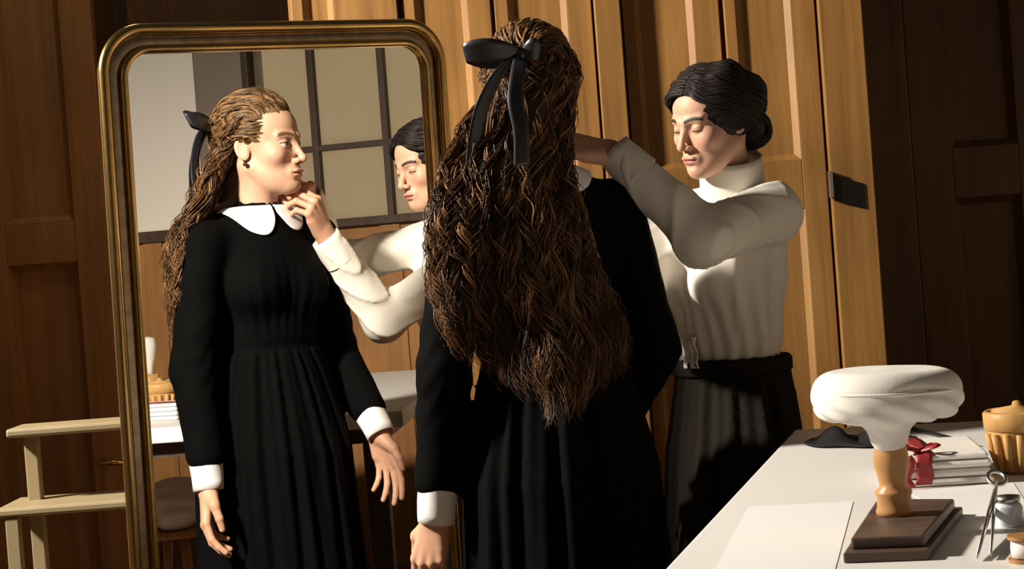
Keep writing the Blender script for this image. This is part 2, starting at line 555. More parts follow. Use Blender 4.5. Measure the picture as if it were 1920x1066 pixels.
def dark_door(name, x0, x1, inner, rails, mat):
    a, b = inner
    fr = MB()
    fr.box((x0, YD, 0), (a, YD + 0.05, 2.8)); fr.box((b, YD, 0), (x1, YD + 0.05, 2.8))
    for p, q in rails: fr.box((a, YD, p), (b, YD + 0.05, q))
    o = struct(fr.build(name, mat, None, bevel=0.003))
    for (p, q), (r1, r2) in zip(rails[:-1], rails[1:]):
        MB().box((a, YD + 0.03, q), (b, YD + 0.05, r1)).build('panel', mat, o)
        m = 0.02
        ou = [(a, YD, q), (b, YD, q), (b, YD, r1), (a, YD, r1)]
        i_ = [(a + m, YD + 0.03, q + m), (b - m, YD + 0.03, q + m), (b - m, YD + 0.03, r1 - m), (a + m, YD + 0.03, r1 - m)]
        MB().add(ou + i_, [(0, 1, 5, 4), (1, 2, 6, 5), (2, 3, 7, 6), (3, 0, 4, 7)]).build('moulding', mat, o)
    return o


dr = dark_door('door_1', 1.24, 2.2, (1.36, 1.56), [(0, 0.25), (1.335, 1.49), (2.6, 2.8)], 'shaded_oak')
MB().box((0.955, YD - 0.02, 0), (1.235, YD + 0.05, 2.8)).build('frame_post', 'shaded_oak', dr, bevel=0.004)
MB().box((1.64, YD - 0.008, 0), (1.66, YD + 0.01, 2.8)).build('cover_strip', 'shaded_oak', dr, bevel=0.003)
dl = dark_door('door_2', -1.9, -1.21, (-1.52, -1.31), [(0, 0.25), (1.345, 1.47), (2.6, 2.8)], 'mid_oak')
hp = atY(205, 866, YD - 0.05)
mb = MB().tube([(hp[0] - 0.03, YD, hp[2]), (hp[0] - 0.03, YD - 0.05, hp[2])], 0.008)
mb.tube([(hp[0] - 0.035, YD - 0.05, hp[2]), (hp[0] + 0.05, YD - 0.05, hp[2] - 0.004)], 0.008)
mb.build('door_handle', 'brass', dl, smooth=True)
struct(MB().box((-1.21, 6.05, 0), (-0.53, 6.2, 2.8)).build('trim_1', 'shaded_oak'))

# right wall as the mirror shows it: wainscot, white panel, pilaster, glazed window with blinds
wz = 1.485
wn = MB().box((RX - 0.03, -0.3, 0.0), (RX, 3.6, wz - 0.05)).build('baseboard_right', 'wain'); struct(wn)
for k in range(7):
    y0 = -0.3 + k * 0.56
    MB().box((RX - 0.045, y0, 0.0), (RX - 0.03, y0 + 0.09, wz - 0.05)).build('stile', 'wain', wn, bevel=0.003)
struct(MB().box((RX - 0.06, -0.3, wz - 0.05), (RX, 1.90, wz)).build('trim_2', 'bar', bevel=0.005))
struct(MB().box((RX - 0.02, 0.9, wz), (RX, 1.69, 3.0)).build('trim_3', 'white_panel', bevel=0.004))
struct(MB().box((RX - 0.05, 1.69, wz), (RX, 1.93, 3.0)).build('trim_4', 'pilaster', bevel=0.01))
wf = MB()
WY0, WY1, WZ0, WZ1 = 1.945, 3.20, 1.455, 2.235
wf.box((RX - 0.07, WY0 - 0.015, WZ0 - 0.02), (RX, WY0 + 0.015, WZ1 + 0.02)); wf.box((RX - 0.07, WY1 - 0.015, WZ0 - 0.02), (RX, WY1 + 0.015, WZ1 + 0.02))
wf.box((RX - 0.07, WY0, WZ0 - 0.02), (RX, WY1, WZ0 + 0.015)); wf.box((RX - 0.07, WY0, WZ1 - 0.015), (RX, WY1, WZ1 + 0.02))
win = struct(wf.build('window_1', 'bar', bevel=0.003))
bars_y = [2.242, 2.562, 2.882]
for y in bars_y:
    MB().box((RX - 0.06, y - 0.014, WZ0), (RX - 0.02, y + 0.014, WZ1)).build('glazing_bar', 'bar', win, bevel=0.003)
for zc in (1.773,):
    MB().box((RX - 0.055, WY0, zc - 0.013), (RX - 0.025, WY1, zc + 0.013)).build('glazing_bar', 'bar', win, bevel=0.003)
ye = [WY0] + bars_y + [WY1]
for a, b in zip(ye[:-1], ye[1:]):
    for p, q in ((WZ0, 1.773), (1.773, WZ1)):
        MB().box((RX - 0.040, a, p), (RX - 0.037, b, q)).build('pane', 'pane', win)
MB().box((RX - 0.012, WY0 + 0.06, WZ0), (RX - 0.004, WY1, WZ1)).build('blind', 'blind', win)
struct(MB().box((RX - 0.045, 1.93, wz + 0.76), (RX, 3.6, 3.0)).build('trim_5', 'pilaster', bevel=0.01))

# ================================================================== STANDING MIRROR
TL = np.array([-0.7725, 3.5388, 1.775])          # outer top-left corner of the brass frame
MU = np.array([0.80981905, 0.58667973, 0.0])     # along the mirror, left to right
ti = math.radians(1.7)
AX = math.cos(ti) * MU + np.array([0, 0, math.sin(ti)])
tv = math.radians(-0.8)
AZ = -math.sin(tv) * MU + np.array([0, 0, math.cos(tv)])
MW, MH = 0.815, 1.70


def mpt(u, v, n=0.0):      # u to the right, v downwards from the top-left corner, n out of the glass
    return TL + AX * u - AZ * v + MN * n


def rrect(inset, r, n=0.0, seg=10):
    pts = []
    u0, u1, v0, v1 = inset, MW - inset, inset, MH - inset
    for cu, cv, a0 in ((u1 - r, v0 + r, -90), (u1 - r, v1 - r, 0), (u0 + r, v1 - r, 90), (u0 + r, v0 + r, 180)):
        for k in range(seg + 1):
            a = math.radians(a0 + 90 * k / seg)
            pts.append(mpt(cu + r * math.cos(a), cv + r * math.sin(a), n))
    return pts


base = mpt(MW / 2, MH)
mir = empty('standing_mirror', (float(base[0]), float(base[1]), 0.0), 'tall standing mirror with a rounded brass tube frame reflecting both women', 'mirror')
g = rrect(0.055, 0.055, 0.0)
gb_ = [p - MN * 0.006 for p in g]
k = len(g)
MB().add(g + gb_, [tuple(range(k))[::-1], tuple(range(k, 2 * k))] + [(i, (i + 1) % k, k + (i + 1) % k, k + i) for i in range(k)]).build('mirror_glass', 'mirror', mir)
fr = MB().tube(rrect(0.011, 0.085, 0.004), 0.0115, 14, True).build('outer_tube', 'brass', mir, smooth=True)
MB().tube(rrect(0.051, 0.058, 0.006), 0.0085, 14, True).build('inner_tube', 'brass', mir, smooth=True)
a_ = rrect(0.018, 0.08, -0.004); b_ = rrect(0.048, 0.06, -0.002)
c_ = rrect(0.033, 0.07, 0.001)
MB().grid(np.stack([np.array(a_), np.array(c_), np.array(b_)], 1), True).build('band', 'bronze', mir, smooth=True)
bk = [p - MN * 0.016 for p in rrect(0.012, 0.085)]; bk2 = [p - MN * 0.03 for p in rrect(0.012, 0.085)]
MB().add(bk + bk2, [tuple(range(k))[::-1], tuple(range(k, 2 * k))] + [(i, (i + 1) % k, k + (i + 1) % k, k + i) for i in range(k)]).build('backing_board', 'shaded_oak', mir)
for u in (0.06, MW - 0.06):
    p = mpt(u, MH - 0.02); q = p.copy(); q[2] = 0.02
    ft = MB().tube([p - MN * 0.02, q - MN * 0.02], 0.014, 12).build('leg', 'brass', mir, smooth=True)
    MB().tube([q - MN * 0.26, q + MN * 0.22], 0.016, 12).build('foot_bar', 'brass', mir, smooth=True)

# ================================================================== WORK TABLE AND WHAT LIES ON IT
ZT = 0.88
TC = np.array([0.538, 3.592, ZT]); TA = np.array([0.966, -0.2585, 0]); TB = np.array([-0.2585, -0.966, 0])
TWD, TLN = 1.75, 2.35
tb = empty('work_table', tuple(map(float, (TC + TA * TWD / 2 + TB * TLN / 2) * np.array([1, 1, 0]))), 'large white-topped work table in the right foreground', 'table')
MB().obox(TC - np.array([0, 0, 0.042]), TA * TWD, TB * TLN, (0, 0, 0.042)).build('table_top', 'table_white', tb, bevel=0.004)
mb = MB()
i0 = TC + TA * 0.06 + TB * 0.06 - np.array([0, 0, 0.085])
mb.obox(i0, TA * (TWD - 0.12), TB * 0.025, (0, 0, 0.042)); mb.obox(i0, TA * 0.025, TB * (TLN - 0.12), (0, 0, 0.042))
mb.obox(i0 + TA * (TWD - 0.145), TA * 0.025, TB * (TLN - 0.12), (0, 0, 0.042)); mb.obox(i0 + TB * (TLN - 0.145), TA * (TWD - 0.12), TB * 0.025, (0, 0, 0.042))
mb.build('apron', 'dark_wood', tb)
for a in (0.06, TWD - 0.12):
    for b in (0.06, TLN - 0.12):
        o_ = TC + TA * a + TB * b; o_[2] = 0
        MB().obox(o_, TA * 0.06, TB * 0.06, (0, 0, ZT - 0.043)).build('leg', 'dark_wood', tb, bevel=0.004)


def on(x, y, dz=0.0):
    p = atZ(x, y, ZT); p[2] += dz; return p


# milliner's stand with a white pleated cap
p_fl, p_fr, p_br, p_bl = on(1582, 1056), on(1742, 1050), on(1806, 966), on(1640, 966)
ctr = (p_fl + p_fr + p_br + p_bl) / 4
pc = on(1681, 1003)
st = empty('hat_stand', (float(pc[0]), float(pc[1]), ZT), 'turned wooden hat stand on a dark two-step base carrying the white cap', 'hat stand')


def slab(corners, z0, z1, sc_, shift=0):
    c = sum(corners) / 4
    v = [c + (q - c) * sc_ for q in corners]
    return [np.array([q[0], q[1], z0]) for q in v] + [np.array([q[0], q[1], z1]) for q in v]


qf = [(0, 3, 2, 1), (4, 5, 6, 7), (0, 1, 5, 4), (1, 2, 6, 5), (2, 3, 7, 6), (3, 0, 4, 7)]
cs_ = [p_fl, p_fr, p_br, p_bl]
b1 = MB().add(slab(cs_, ZT, ZT + 0.012, 1.0), qf).build('base', 'dark_wood', st, bevel=0.002)
MB().add(slab(cs_, ZT + 0.012, ZT + 0.026, 0.87), qf).build('base_step', 'dark_wood', b1, bevel=0.003)
prof = [(0.0225, 0.026), (0.0235, 0.034), (0.0215, 0.040), (0.0215, 0.058), (0.0235, 0.064), (0.0225, 0.068), (0.0165, 0.075), (0.018, 0.088), (0.0215, 0.108),
        (0.0225, 0.120), (0.021, 0.134), (0.0185, 0.150), (0.0175, 0.160), (0.0175, 0.190)]
prof = [(r_, 0.026 + (z_ - 0.026) * 0.74) for r_, z_ in prof]
MB().lathe(prof, (pc[0], pc[1], ZT), 40).build('post', 'beech', st, smooth=True)
MB().lathe([(0.017, 0.146), (0.030, 0.156), (0.045, 0.170), (0.048, 0.180), (0.040, 0.188), (0.01, 0.192)], (pc[0], pc[1], ZT), 32).build('head_block', 'beech', st, smooth=True)


def cap_sdf(P):
    q = P - A(*capc)
    u = q @ A(*capx); v = q @ A(*capy); z = q @ A(*capz)
    Q = np.stack([u, v, z], 1)
    th = np.arctan2(v, u)
    lr_ = np.sqrt(u * u + v * v)
    qx = np.maximum(lr_ - 0.066, 0); qz = np.maximum(np.abs(z + 0.002) - 0.004, 0)
    d = np.sqrt(qx * qx + qz * qz) - 0.027
    d = smin(d, cone(Q, (-0.012, -0.045, -0.012), (-0.002, -0.010, -0.052), 0.030, 0.018), 0.016)
    d = smin(d, cone(Q, (0.0, 0.0, -0.022), (0, 0, -0.055), 0.036, 0.020), 0.02)
    d = d - 0.0022 * np.sin(th * 9 + 12 * z / 0.05) * np.clip((0.012 - z) / 0.03, 0, 1) * np.clip((z + 0.06) / 0.03, 0, 1) - 0.0012 * fbm(Q, 38, 2)
    # a shallow fold that opens to the right under the brim
    d = smax(d, -ell(Q, (0.040, -0.100, 0.004), (0.045, 0.018, 0.007)), 0.008)
    return d


cp = empty('cap', (0, 0, 0), 'small white gathered cotton cap resting on the wooden hat stand', 'hat')
capc = np.array([pc[0], pc[1], ZT + 0.181]) + ex * 0.0005
capx = np.array([0.99, 0.0, -0.02]); capy = np.array([0.0, 1.0, 0.0]); capz = np.array([0.02, 0, 1.0])
cp.location = (float(capc[0]), float(capc[1]), float(capc[2] - 0.05))
V, Fq = surface(cap_sdf, capc - 0.12, capc + 0.12, 0.0025)
link('crown', np_mesh('crown', V, Fq), 'cap', cp)
ring = [capc + capx * (0.0925 * math.cos(a)) + capy * (0.0925 * math.sin(a)) + np.array([0, 0, 0.004]) for a in np.linspace(0, 2 * math.pi, 60, endpoint=False)]
MB().tube(ring, 0.0022, 6, True).build('seam', 'cap', cp, smooth=True)

# black fabric trimming lying at the far edge
ct = on(1598, 830)


def cloth_patch(name, cx, length, width, yaw, amp, mat, label, cat, seed, thick=0.003, tip=True):
    P = np.zeros((36, 12, 3))
    r_ = np.random.default_rng(seed)
    ph = r_.random(4) * 6
    c, s = math.cos(yaw), math.sin(yaw)
    for i in range(36):
        t = i / 35
        wv = width * (math.sin(math.pi * min(1, t * 0.9 + 0.06)) ** 0.7 if tip else 1) * (0.9 + 0.15 * math.sin(t * 9 + ph[0]))
        for j in range(12):
            u = j / 11 - 0.5
            x = (t - 0.5) * length; y = u * wv + 0.01 * math.sin(t * 5 + ph[1])
            z = 0.004 + amp * (0.5 + 0.5 * math.sin(t * 13 + u * 5 + ph[2])) * (1 - abs(2 * u)) * math.sin(math.pi * t)
            P[i, j] = (cx[0] + x * c - y * s, cx[1] + x * s + y * c, ZT + z)
    o = MB().grid(P).build(name, mat, None, smooth=True, solid=thick)
    return tag(o, label, cat)


cloth_patch('black_cloth', on(1612, 829), 0.20, 0.20, math.radians(-25), 0.040, 'black_cloth', 'crumpled black fabric trimming lying behind the hat stand', 'fabric', 3)
# long black hat pin / stick pointing right
a_, b_ = on(1700, 806, 0.006), on(1832, 838, 0.006)
hp_ = empty('hat_pin', (float(a_[0]), float(a_[1]), ZT), 'long thin black hat pin lying behind the red-ribboned linen', 'pin')
MB().tube([a_ + (b_ - a_) * t for t in np.linspace(0, 1, 8)], [0.006, 0.005, 0.0042, 0.0036, 0.003, 0.0025, 0.002, 0.001], 8).build('shaft', 'black_metal', hp_, smooth=True)
MB().lathe([(0.001, -0.009), (0.007, -0.006), (0.009, 0), (0.007, 0.006), (0.001, 0.009)], tuple(a_ + np.array([0, 0, 0.004])), 14).build('head', 'black_metal', hp_, smooth=True)

# folded linen tied with a red ribbon
lf, lr = on(1692, 916), on(1866, 906)
la = (lr - lf); lw = np.linalg.norm(la); la /= lw; lb = np.array([-la[1], la[0], 0])
ln = empty('folded_linen', (float(lf[0]), float(lf[1]), ZT), 'stack of folded white linen tied with a red ribbon behind the hat stand', 'linen')
zz = ZT
for k, (ins, h_) in enumerate(((0.0, 0.012), (0.004, 0.013), (0.002, 0.012), (0.006, 0.010))):
    MB().obox(lf + la * ins + lb * ins * 0.6 + np.array([0, 0, zz - ZT + 0.0006]), la * (lw - 2 * ins), lb * (0.23 - ins), (0, 0, h_ - 0.001)).build('fold', 'linen', ln, bevel=0.005)
    zz += h_
rib = ln
r0 = lf + la * 0.022
P = []
for (dy, dz) in ((0.22, 0.0015), (0.15, 0.003), (0.08, 0.0015), (0.02, 0.002), (-0.002, 0.001), (-0.004, -0.015), (-0.003, -0.03), (-0.006, -0.042)):
    row = []
    for t in np.linspace(0, 1, 5):
        row.append(r0 + la * (t * 0.024 + 0.004 * math.sin(dz * 200)) + lb * dy + np.array([0, 0, zz - ZT + dz]))
    P.append(row)
rb = MB().grid(np.array(P)).build('red_ribbon', 'red', ln, smooth=True, solid=0.0015)
for sx_, ln_ in ((-1, 0.05), (1, 0.045)):
    pts = []
    cc = r0 + la * 0.010 + lb * 0.02 + np.array([0, 0, zz - ZT + 0.006])
    for a in np.linspace(0, 2 * math.pi, 24, endpoint=False):
        rr = ln_ * (0.5 - 0.5 * math.cos(a))
        pts.append(cc + la * sx_ * rr * 0.55 + lb * (rr * 0.5 * math.sin(a) * 0.8) + np.array([0, 0, 0.008 * math.sin(a / 2) ** 2]))
    MB().tube(pts, 0.0065, 6, True, sx=0.25).build('ribbon_loop', 'red', rb, smooth=True)
tail = [r0 + la * (-0.012 + 0.004 * math.sin(t * 7)) + lb * (-0.006 - 0.004 * t) + np.array([0, 0, zz - ZT - t * 0.046]) for t in np.linspace(0, 1, 10)]
MB().tube(tail, 0.008, 6, sx=0.2).build('ribbon_tail', 'red', rb, smooth=True)

# carved wooden pot at the right edge
bp_ = on(1915, 884)
bk_ = empty('wooden_pot', tuple(map(float, bp_)), 'carved light wooden pot with slotted sides at the table right edge', 'pot')
MB().lathe([(0.024, 0.0), (0.032, 0.004), (0.044, 0.06), (0.047, 0.064), (0.044, 0.066), (0.030, 0.010), (0.01, 0.008)], tuple(bp_), 36).build('body', 'basket', bk_, smooth=True)
MB().lathe([(0.044, 0.064), (0.051, 0.068), (0.052, 0.092), (0.048, 0.096), (0.044, 0.092), (0.043, 0.066)], tuple(bp_), 36, cap=False).build('rim', 'basket', bk_, smooth=True)
for k in range(14):
    a = 2 * math.pi * k / 14
    d_ = np.array([math.cos(a), math.sin(a), 0])
    MB().tube([bp_ + d_ * 0.0335 + np.array([0, 0, 0.006]), bp_ + d_ * 0.0415 + np.array([0, 0, 0.035]), bp_ + d_ * 0.0465 + np.array([0, 0, 0.062])], [0.0045, 0.0055, 0.006], 8).build('rib', 'basket', bk_, smooth=True)
kn = [bp_ + np.array([0.0, 0.0, 0.096]), bp_ + np.array([0.0, 0, 0.104])]
MB().lathe([(0.001, 0.085), (0.040, 0.088), (0.038, 0.097), (0.008, 0.102), (0.006, 0.108), (0.001, 0.110)], tuple(bp_), 30).build('lid', 'basket', bk_, smooth=True)

# papers on the table
def sheet(name, corners, label, dz):
    c = [on(*q) for q in corners]
    P = np.zeros((9, 9, 3))
    for i in range(9):
        for j in range(9):
            u, v = i / 8, j / 8
            p = (c[0] * (1 - u) + c[1] * u) * (1 - v) + (c[3] * (1 - u) + c[2] * u) * v
            p[2] = ZT + dz * 0.5
            P[i, j] = p
    return tag(MB().grid(P).build(name, 'paper', None, smooth=False, solid=0.0006), label, 'paper')


sheet('paper_sheet', [(1405, 950), (1600, 940), (1560, 1090), (1330, 1090)], 'loose white pattern sheet lying left of the hat stand', 0.001)
sheet('paper_sheet', [(1700, 922), (1900, 905), (1935, 960), (1790, 975)], 'pale paper sheet in front of the folded linen', 0.0012)

# scissors-like pair of steel tongs and bluish bottle at the lower right corner
a_ = on(1842, 1046, 0.004); 
sx0, sx1 = on(1833, 1052, 0.006), on(1872, 945, 0.03)
tg_ = empty('scissors', tuple(map(float, sx0)), 'pale metal tailor scissors standing open beside the hat stand base', 'scissors')
MB().tube([sx0, sx0 * 0.5 + sx1 * 0.5 + np.array([0.002, 0, 0.004]), sx1], [0.003, 0.0055, 0.004], 8, sx=0.5).build('blade', 'steel', tg_, smooth=True)
s2 = on(1858, 1050, 0.006)
MB().tube([s2, s2 * 0.45 + sx1 * 0.55 + np.array([0.0, 0, 0.002]), sx1], [0.003, 0.005, 0.004], 8, sx=0.5).build('blade', 'steel', tg_, smooth=True)
MB().tube([sx1 + np.array([0.012 * math.cos(a), 0.012 * math.sin(a), 0.008 * math.sin(a) + 0.006]) for a in np.linspace(0, 2 * math.pi, 18, endpoint=False)], 0.003, 6, True).build('handle_ring', 'steel', tg_, smooth=True)
bo = on(1893, 985)
bt = empty('glass_jar', tuple(map(float, bo)), 'short pale bluish glass jar beside the scissors at the right edge', 'jar')
MB().lathe([(0.016, 0), (0.018, 0.002), (0.018, 0.024), (0.014, 0.030)], tuple(bo), 24).build('body', 'glass', bt, smooth=True)
MB().lathe([(0.0145, 0.030), (0.0155, 0.031), (0.0155, 0.038), (0.001, 0.040)], tuple(bo), 24).build('lid', 'steel', bt, smooth=True)
sp = on(1925, 1052)
spn = empty('thread_spool', tuple(map(float, sp)), 'large white thread spool at the lower right corner of the table', 'spool')
MB().lathe([(0.006, 0.004), (0.016, 0.0055), (0.017, 0.015), (0.016, 0.0245), (0.006, 0.026)], tuple(sp), 28).build('thread', 'linen', spn, smooth=True)
for z0 in (0.0, 0.026):
    MB().lathe([(0.004, z0), (0.020, z0), (0.020, z0 + 0.004), (0.004, z0 + 0.004)], tuple(sp), 28).build('flange', 'beech', spn, smooth=False)

# things the mirror shows beyond the table: brush pot, box, chair with white cloth
br = np.array([1.745, 2.168, ZT])
bpz = empty('brush_pot', tuple(map(float, br)), 'wooden cup holding a white bristle brush, seen in the mirror', 'brush')
MB().lathe([(0.026, 0), (0.030, 0.004), (0.032, 0.065), (0.029, 0.066), (0.027, 0.01), (0.002, 0.008)], tuple(br), 28).build('cup', 'basket', bpz, smooth=True)
MB().lathe([(0.012, 0.01), (0.013, 0.09), (0.022, 0.12), (0.030, 0.165), (0.026, 0.19), (0.004, 0.196)], tuple(br), 24).build('bristles', 'bristle', bpz, smooth=True)
bx = np.array([1.80, 2.30, ZT])
o = MB().obox(bx, TA * 0.20, TB * 0.14, (0, 0, 0.035)).build('sewing_box', 'linen', None, bevel=0.004)
tag(o, 'low pale sewing box on the table, seen only in the mirror', 'box')

# ================================================================== STEP LADDER (left edge)
sl = empty('step_ladder', (-1.0, 4.02, 0), 'cream painted wooden step stool at the left beside the mirror', 'step stool')
for k, (z, x0, yf, yb) in enumerate(((0.962, -1.132, 3.97, 4.10), (0.797, -1.150, 3.90, 4.10), (0.55, -1.166, 3.83, 4.10), (0.29, -1.182, 3.76, 4.10))):
    MB().box((x0, yf, z - 0.013), (-0.80, yb, z + 0.007)).build('tread', 'cream_paint', sl, bevel=0.006)
for xo in (-1.110, -0.845):
    MB().obox((xo - 0.020, 3.905, 0.0), (0.030, 0, 0), (0, 0.026, 0), (0, 0, 0.783)).build('upright', 'cream_paint', sl, bevel=0.003)
    MB().obox((xo + 0.002, 4.02, 0.0), (0.030, 0, 0), (0, 0.030, 0), (0, 0, 0.948)).build('rear_upright', 'cream_paint', sl, bevel=0.003)

# stool with a bundle of white cloth under the table, seen in the mirror
so = np.array([1.46, 2.38, 0.0])
so_e = empty('stool', tuple(so), 'round wooden stool under the work table, seen in the mirror', 'stool')
MB().lathe([(0.01, 0.425), (0.16, 0.428), (0.17, 0.438), (0.16, 0.45), (0.01, 0.452)], tuple(so), 32).build('seat', 'beech', so_e, smooth=True)
for k in range(4):
    a = math.pi / 4 + k * math.pi / 2
    d_ = np.array([math.cos(a), math.sin(a), 0])
    MB().tube([so + d_ * 0.10 + np.array([0, 0, 0.427]), so + d_ * 0.17 + np.array([0, 0, 0.0])], [0.016, 0.012], 10).build('leg', 'beech', so_e, smooth=True)
bc_ = so + np.array([0, 0, 0.452])


def bundle(P):
    q = P - A(*bc_)
    d = ell(q, (0, 0, 0.075), (0.13, 0.12, 0.085))
    d = smin(d, ell(q, (-0.07, 0.05, 0.05), (0.08, 0.07, 0.06)), 0.03) - 0.007 * fbm(q, 32, 2) - 0.004 * np.sin(q[:, 2] * 90 + 4 * fbm(q, 14, 1))
    return np.maximum(d, 0.001 - q[:, 2])


V, Fq = surface(bundle, bc_ - np.array([0.19, 0.19, 0.01]), bc_ + np.array([0.19, 0.19, 0.20]), 0.005)
tag(link('cloth_bundle', np_mesh('cloth_bundle', V, Fq), 'linen'), 'crumpled bundle of white cloth on the stool, seen in the mirror', 'cloth')

# ================================================================== PEOPLE
SKIN = np.array([0.58, 0.345, 0.235])


def nrm(v): v = np.asarray(v, float); return v / np.linalg.norm(v)


def head_sdf_local(P, neck_end, closed=0.3, seed=0):
    """face towards -y, up z, eyes at z = 0; metres"""
    X = np.abs(P[:, 0]); S = np.stack([X, P[:, 1], P[:, 2]], 1)
    d = ell(P, (0, 0.018, 0.032), (0.074, 0.092, 0.080))
    d = smin(d, ell(P, (0, -0.028, 0.038), (0.062, 0.060, 0.056)), 0.03)
    d = smin(d, ell(P, (0, -0.026, -0.035), (0.0575, 0.063, 0.076)), 0.03)
    d = smin(d, ell(P, (0, -0.036, -0.078), (0.044, 0.047, 0.034)), 0.025)
    d = smin(d, cone(S, (0.052, 0.005, -0.055), (0.012, -0.068, -0.100), 0.014, 0.014), 0.03)     # jaw line
    d = smin(d, sph(P, (0, -0.0790, -0.098), 0.0145), 0.018)                                      # chin
    d = smin(d, ell(S, (0.043, -0.058, -0.026), (0.021, 0.024, 0.021)), 0.022)                    # cheekbone
    d = smin(d, cone(S, (0.010, -0.0885, 0.016), (0.044, -0.072, 0.019), 0.0085, 0.0075), 0.014)   # brow
    d = smax(d, -ell(S, (0.0315, -0.106, -0.001), (0.0195, 0.022, 0.0125)), 0.012)                 # eye socket
    d = smin(d, sph(S, (0.0315, -0.0725, -0.001), 0.0132), 0.002)                                 # eyeball
    # lids: thin shell over the ball, open between two planes
    y = P[:, 1]; z = P[:, 2]
    shell = sph(S, (0.0315, -0.0725, -0.001), 0.0150)
    lid_hi = -0.001 + 0.0048 * (1 - closed) - 0.006 * closed - 10.0 * (X - 0.0315) ** 2
    upper = smax(shell, lid_hi - z, 0.0015)
    lower = smax(shell, z - (-0.0075), 0.0015)
    d = smin(d, upper, 0.003); d = smin(d, lower, 0.004)
    # nose
    d = smin(d, cone(P, (0, -0.0850, 0.008), (0, -0.1085, -0.034), 0.0065, 0.0078), 0.013)
    d = smin(d, sph(P, (0, -0.1085, -0.0375), 0.0085), 0.008)
    d = smin(d, ell(S, (0.0115, -0.0975, -0.0415), (0.0068, 0.0095, 0.0068)), 0.006)
    d = smax(d, -sph(S, (0.0065, -0.1015, -0.0490), 0.0042), 0.003)
    # mouth
    d = smin(d, ell(P, (0, -0.0840, -0.068), (0.026, 0.014, 0.018)), 0.012)
    d = smin(d, ell(S, (0.0065, -0.0955, -0.0650), (0.0145, 0.0070, 0.0046)), 0.004)
    d = smin(d, ell(P, (0, -0.0935, -0.0752), (0.0165, 0.0075, 0.0056)), 0.004)
    d = smax(d, -cone(S, (0.0, -0.1035, -0.0700), (0.0215, -0.0920, -0.0705), 0.0024, 0.0014), 0.003)
    d = smax(d, -ell(P, (0, -0.0975, -0.0855), (0.016, 0.0055, 0.0045)), 0.006)
    # ears
    c, s_ = math.cos(0.35), math.sin(0.35)
    e = np.stack([X - 0.0735, (P[:, 1] - 0.012) * c - (P[:, 2] + 0.012) * s_, (P[:, 1] - 0.012) * s_ + (P[:, 2] + 0.012) * c], 1)
    e[:, 0] -= 0.30 * np.clip(e[:, 1], -0.02, 0.03)
    ear = ell(e, (0, 0, 0.003), (0.0060, 0.0165, 0.0285))
    ear = smax(ear, -ell(e, (0.007, -0.001, 0.006), (0.006, 0.0095, 0.0175)), 0.004)
    d = smin(d, ear, 0.006)
    # neck
    d = smin(d, cone(P, (0, 0.022, -0.055), neck_end, 0.047, 0.052), 0.022)
    d = smin(d, cone(S, (0.046, 0.030, -0.045), (0.008, neck_end[1] - 0.047, neck_end[2] + 0.012), 0.010, 0.007), 0.02)
    return d


def head_tint(V, lip, brow, closed, iris=(0.06, 0.04, 0.025)):
    x, y, z = np.abs(V[:, 0]), V[:, 1], V[:, 2]
    T = np.tile(SKIN, (len(V), 1)) * (1 + 0.05 * fbm(V, 90)[:, None])
    front = y < -0.045

    def mix(m, col, a=1.0):
        m = (np.clip(m, 0, 1) * a)[:, None]
        return T * (1 - m) + np.asarray(col) * m
    ck = np.exp(-(((x - 0.043) / 0.02) ** 2 + ((z + 0.03) / 0.018) ** 2)) * front
    T = mix(ck, (0.58, 0.25, 0.18), 0.35)
    lp_ = np.clip(1.6 - 1.6 * np.sqrt((x / 0.0225) ** 2 + ((z + 0.0700) / 0.0098) ** 2) ** 2, 0, 1) * (y < -0.084)
    T = mix(lp_, lip, 0.85)
    ml = np.exp(-((z + 0.0703) / 0.0012) ** 2) * (x < 0.021) * (y < -0.08)
    T = mix(ml, (0.12, 0.03, 0.03), 0.8)
    bz = 0.0175 + 0.005 * (1 - ((x - 0.034) / 0.022) ** 2)
    bm = np.clip(1.7 - np.abs(z - bz) / (0.0036 if brow[0] > 0.05 else 0.0036), 0, 1) * (x > 0.013) * (x < 0.053) * (y < -0.05)
    T = mix(bm, brow, 1.0)
    er = np.sqrt((x - 0.0315) ** 2 + (y + 0.0725) ** 2 + (z + 0.001) ** 2)
    ball = (er < 0.0141) & (y < -0.0755)
    hi = -0.001 + 0.0048 * (1 - closed) - 0.006 * closed - 10.0 * (x - 0.0315) ** 2
    op = ball & (z < hi + 0.0006) & (z > -0.0080)
    T[op] = (0.62, 0.58, 0.54)
    ir = op & (np.sqrt((x - 0.0315) ** 2 + (z + 0.001) ** 2) < 0.0062)
    T[ir] = iris
    ls = np.exp(-((z - hi) / (0.0016 + 0.0012 * closed)) ** 2) * (np.abs(x - 0.0315) < 0.0155) * (y < -0.068) * (er < 0.0175)
    T = mix(ls, (0.02, 0.012, 0.01), 0.95)
    lc = np.exp(-((z - hi - 0.0075) / 0.0022) ** 2) * (np.abs(x - 0.0315) < 0.015) * (y < -0.065)
    T = mix(lc, (0.22, 0.11, 0.07), 0.35)
    nost = np.exp(-(((x - 0.0065) / 0.003) ** 2 + ((z + 0.047) / 0.002) ** 2)) * (y < -0.09)
    T = mix(nost, (0.15, 0.05, 0.04), 0.7)
    return np.clip(T, 0.01, 1)


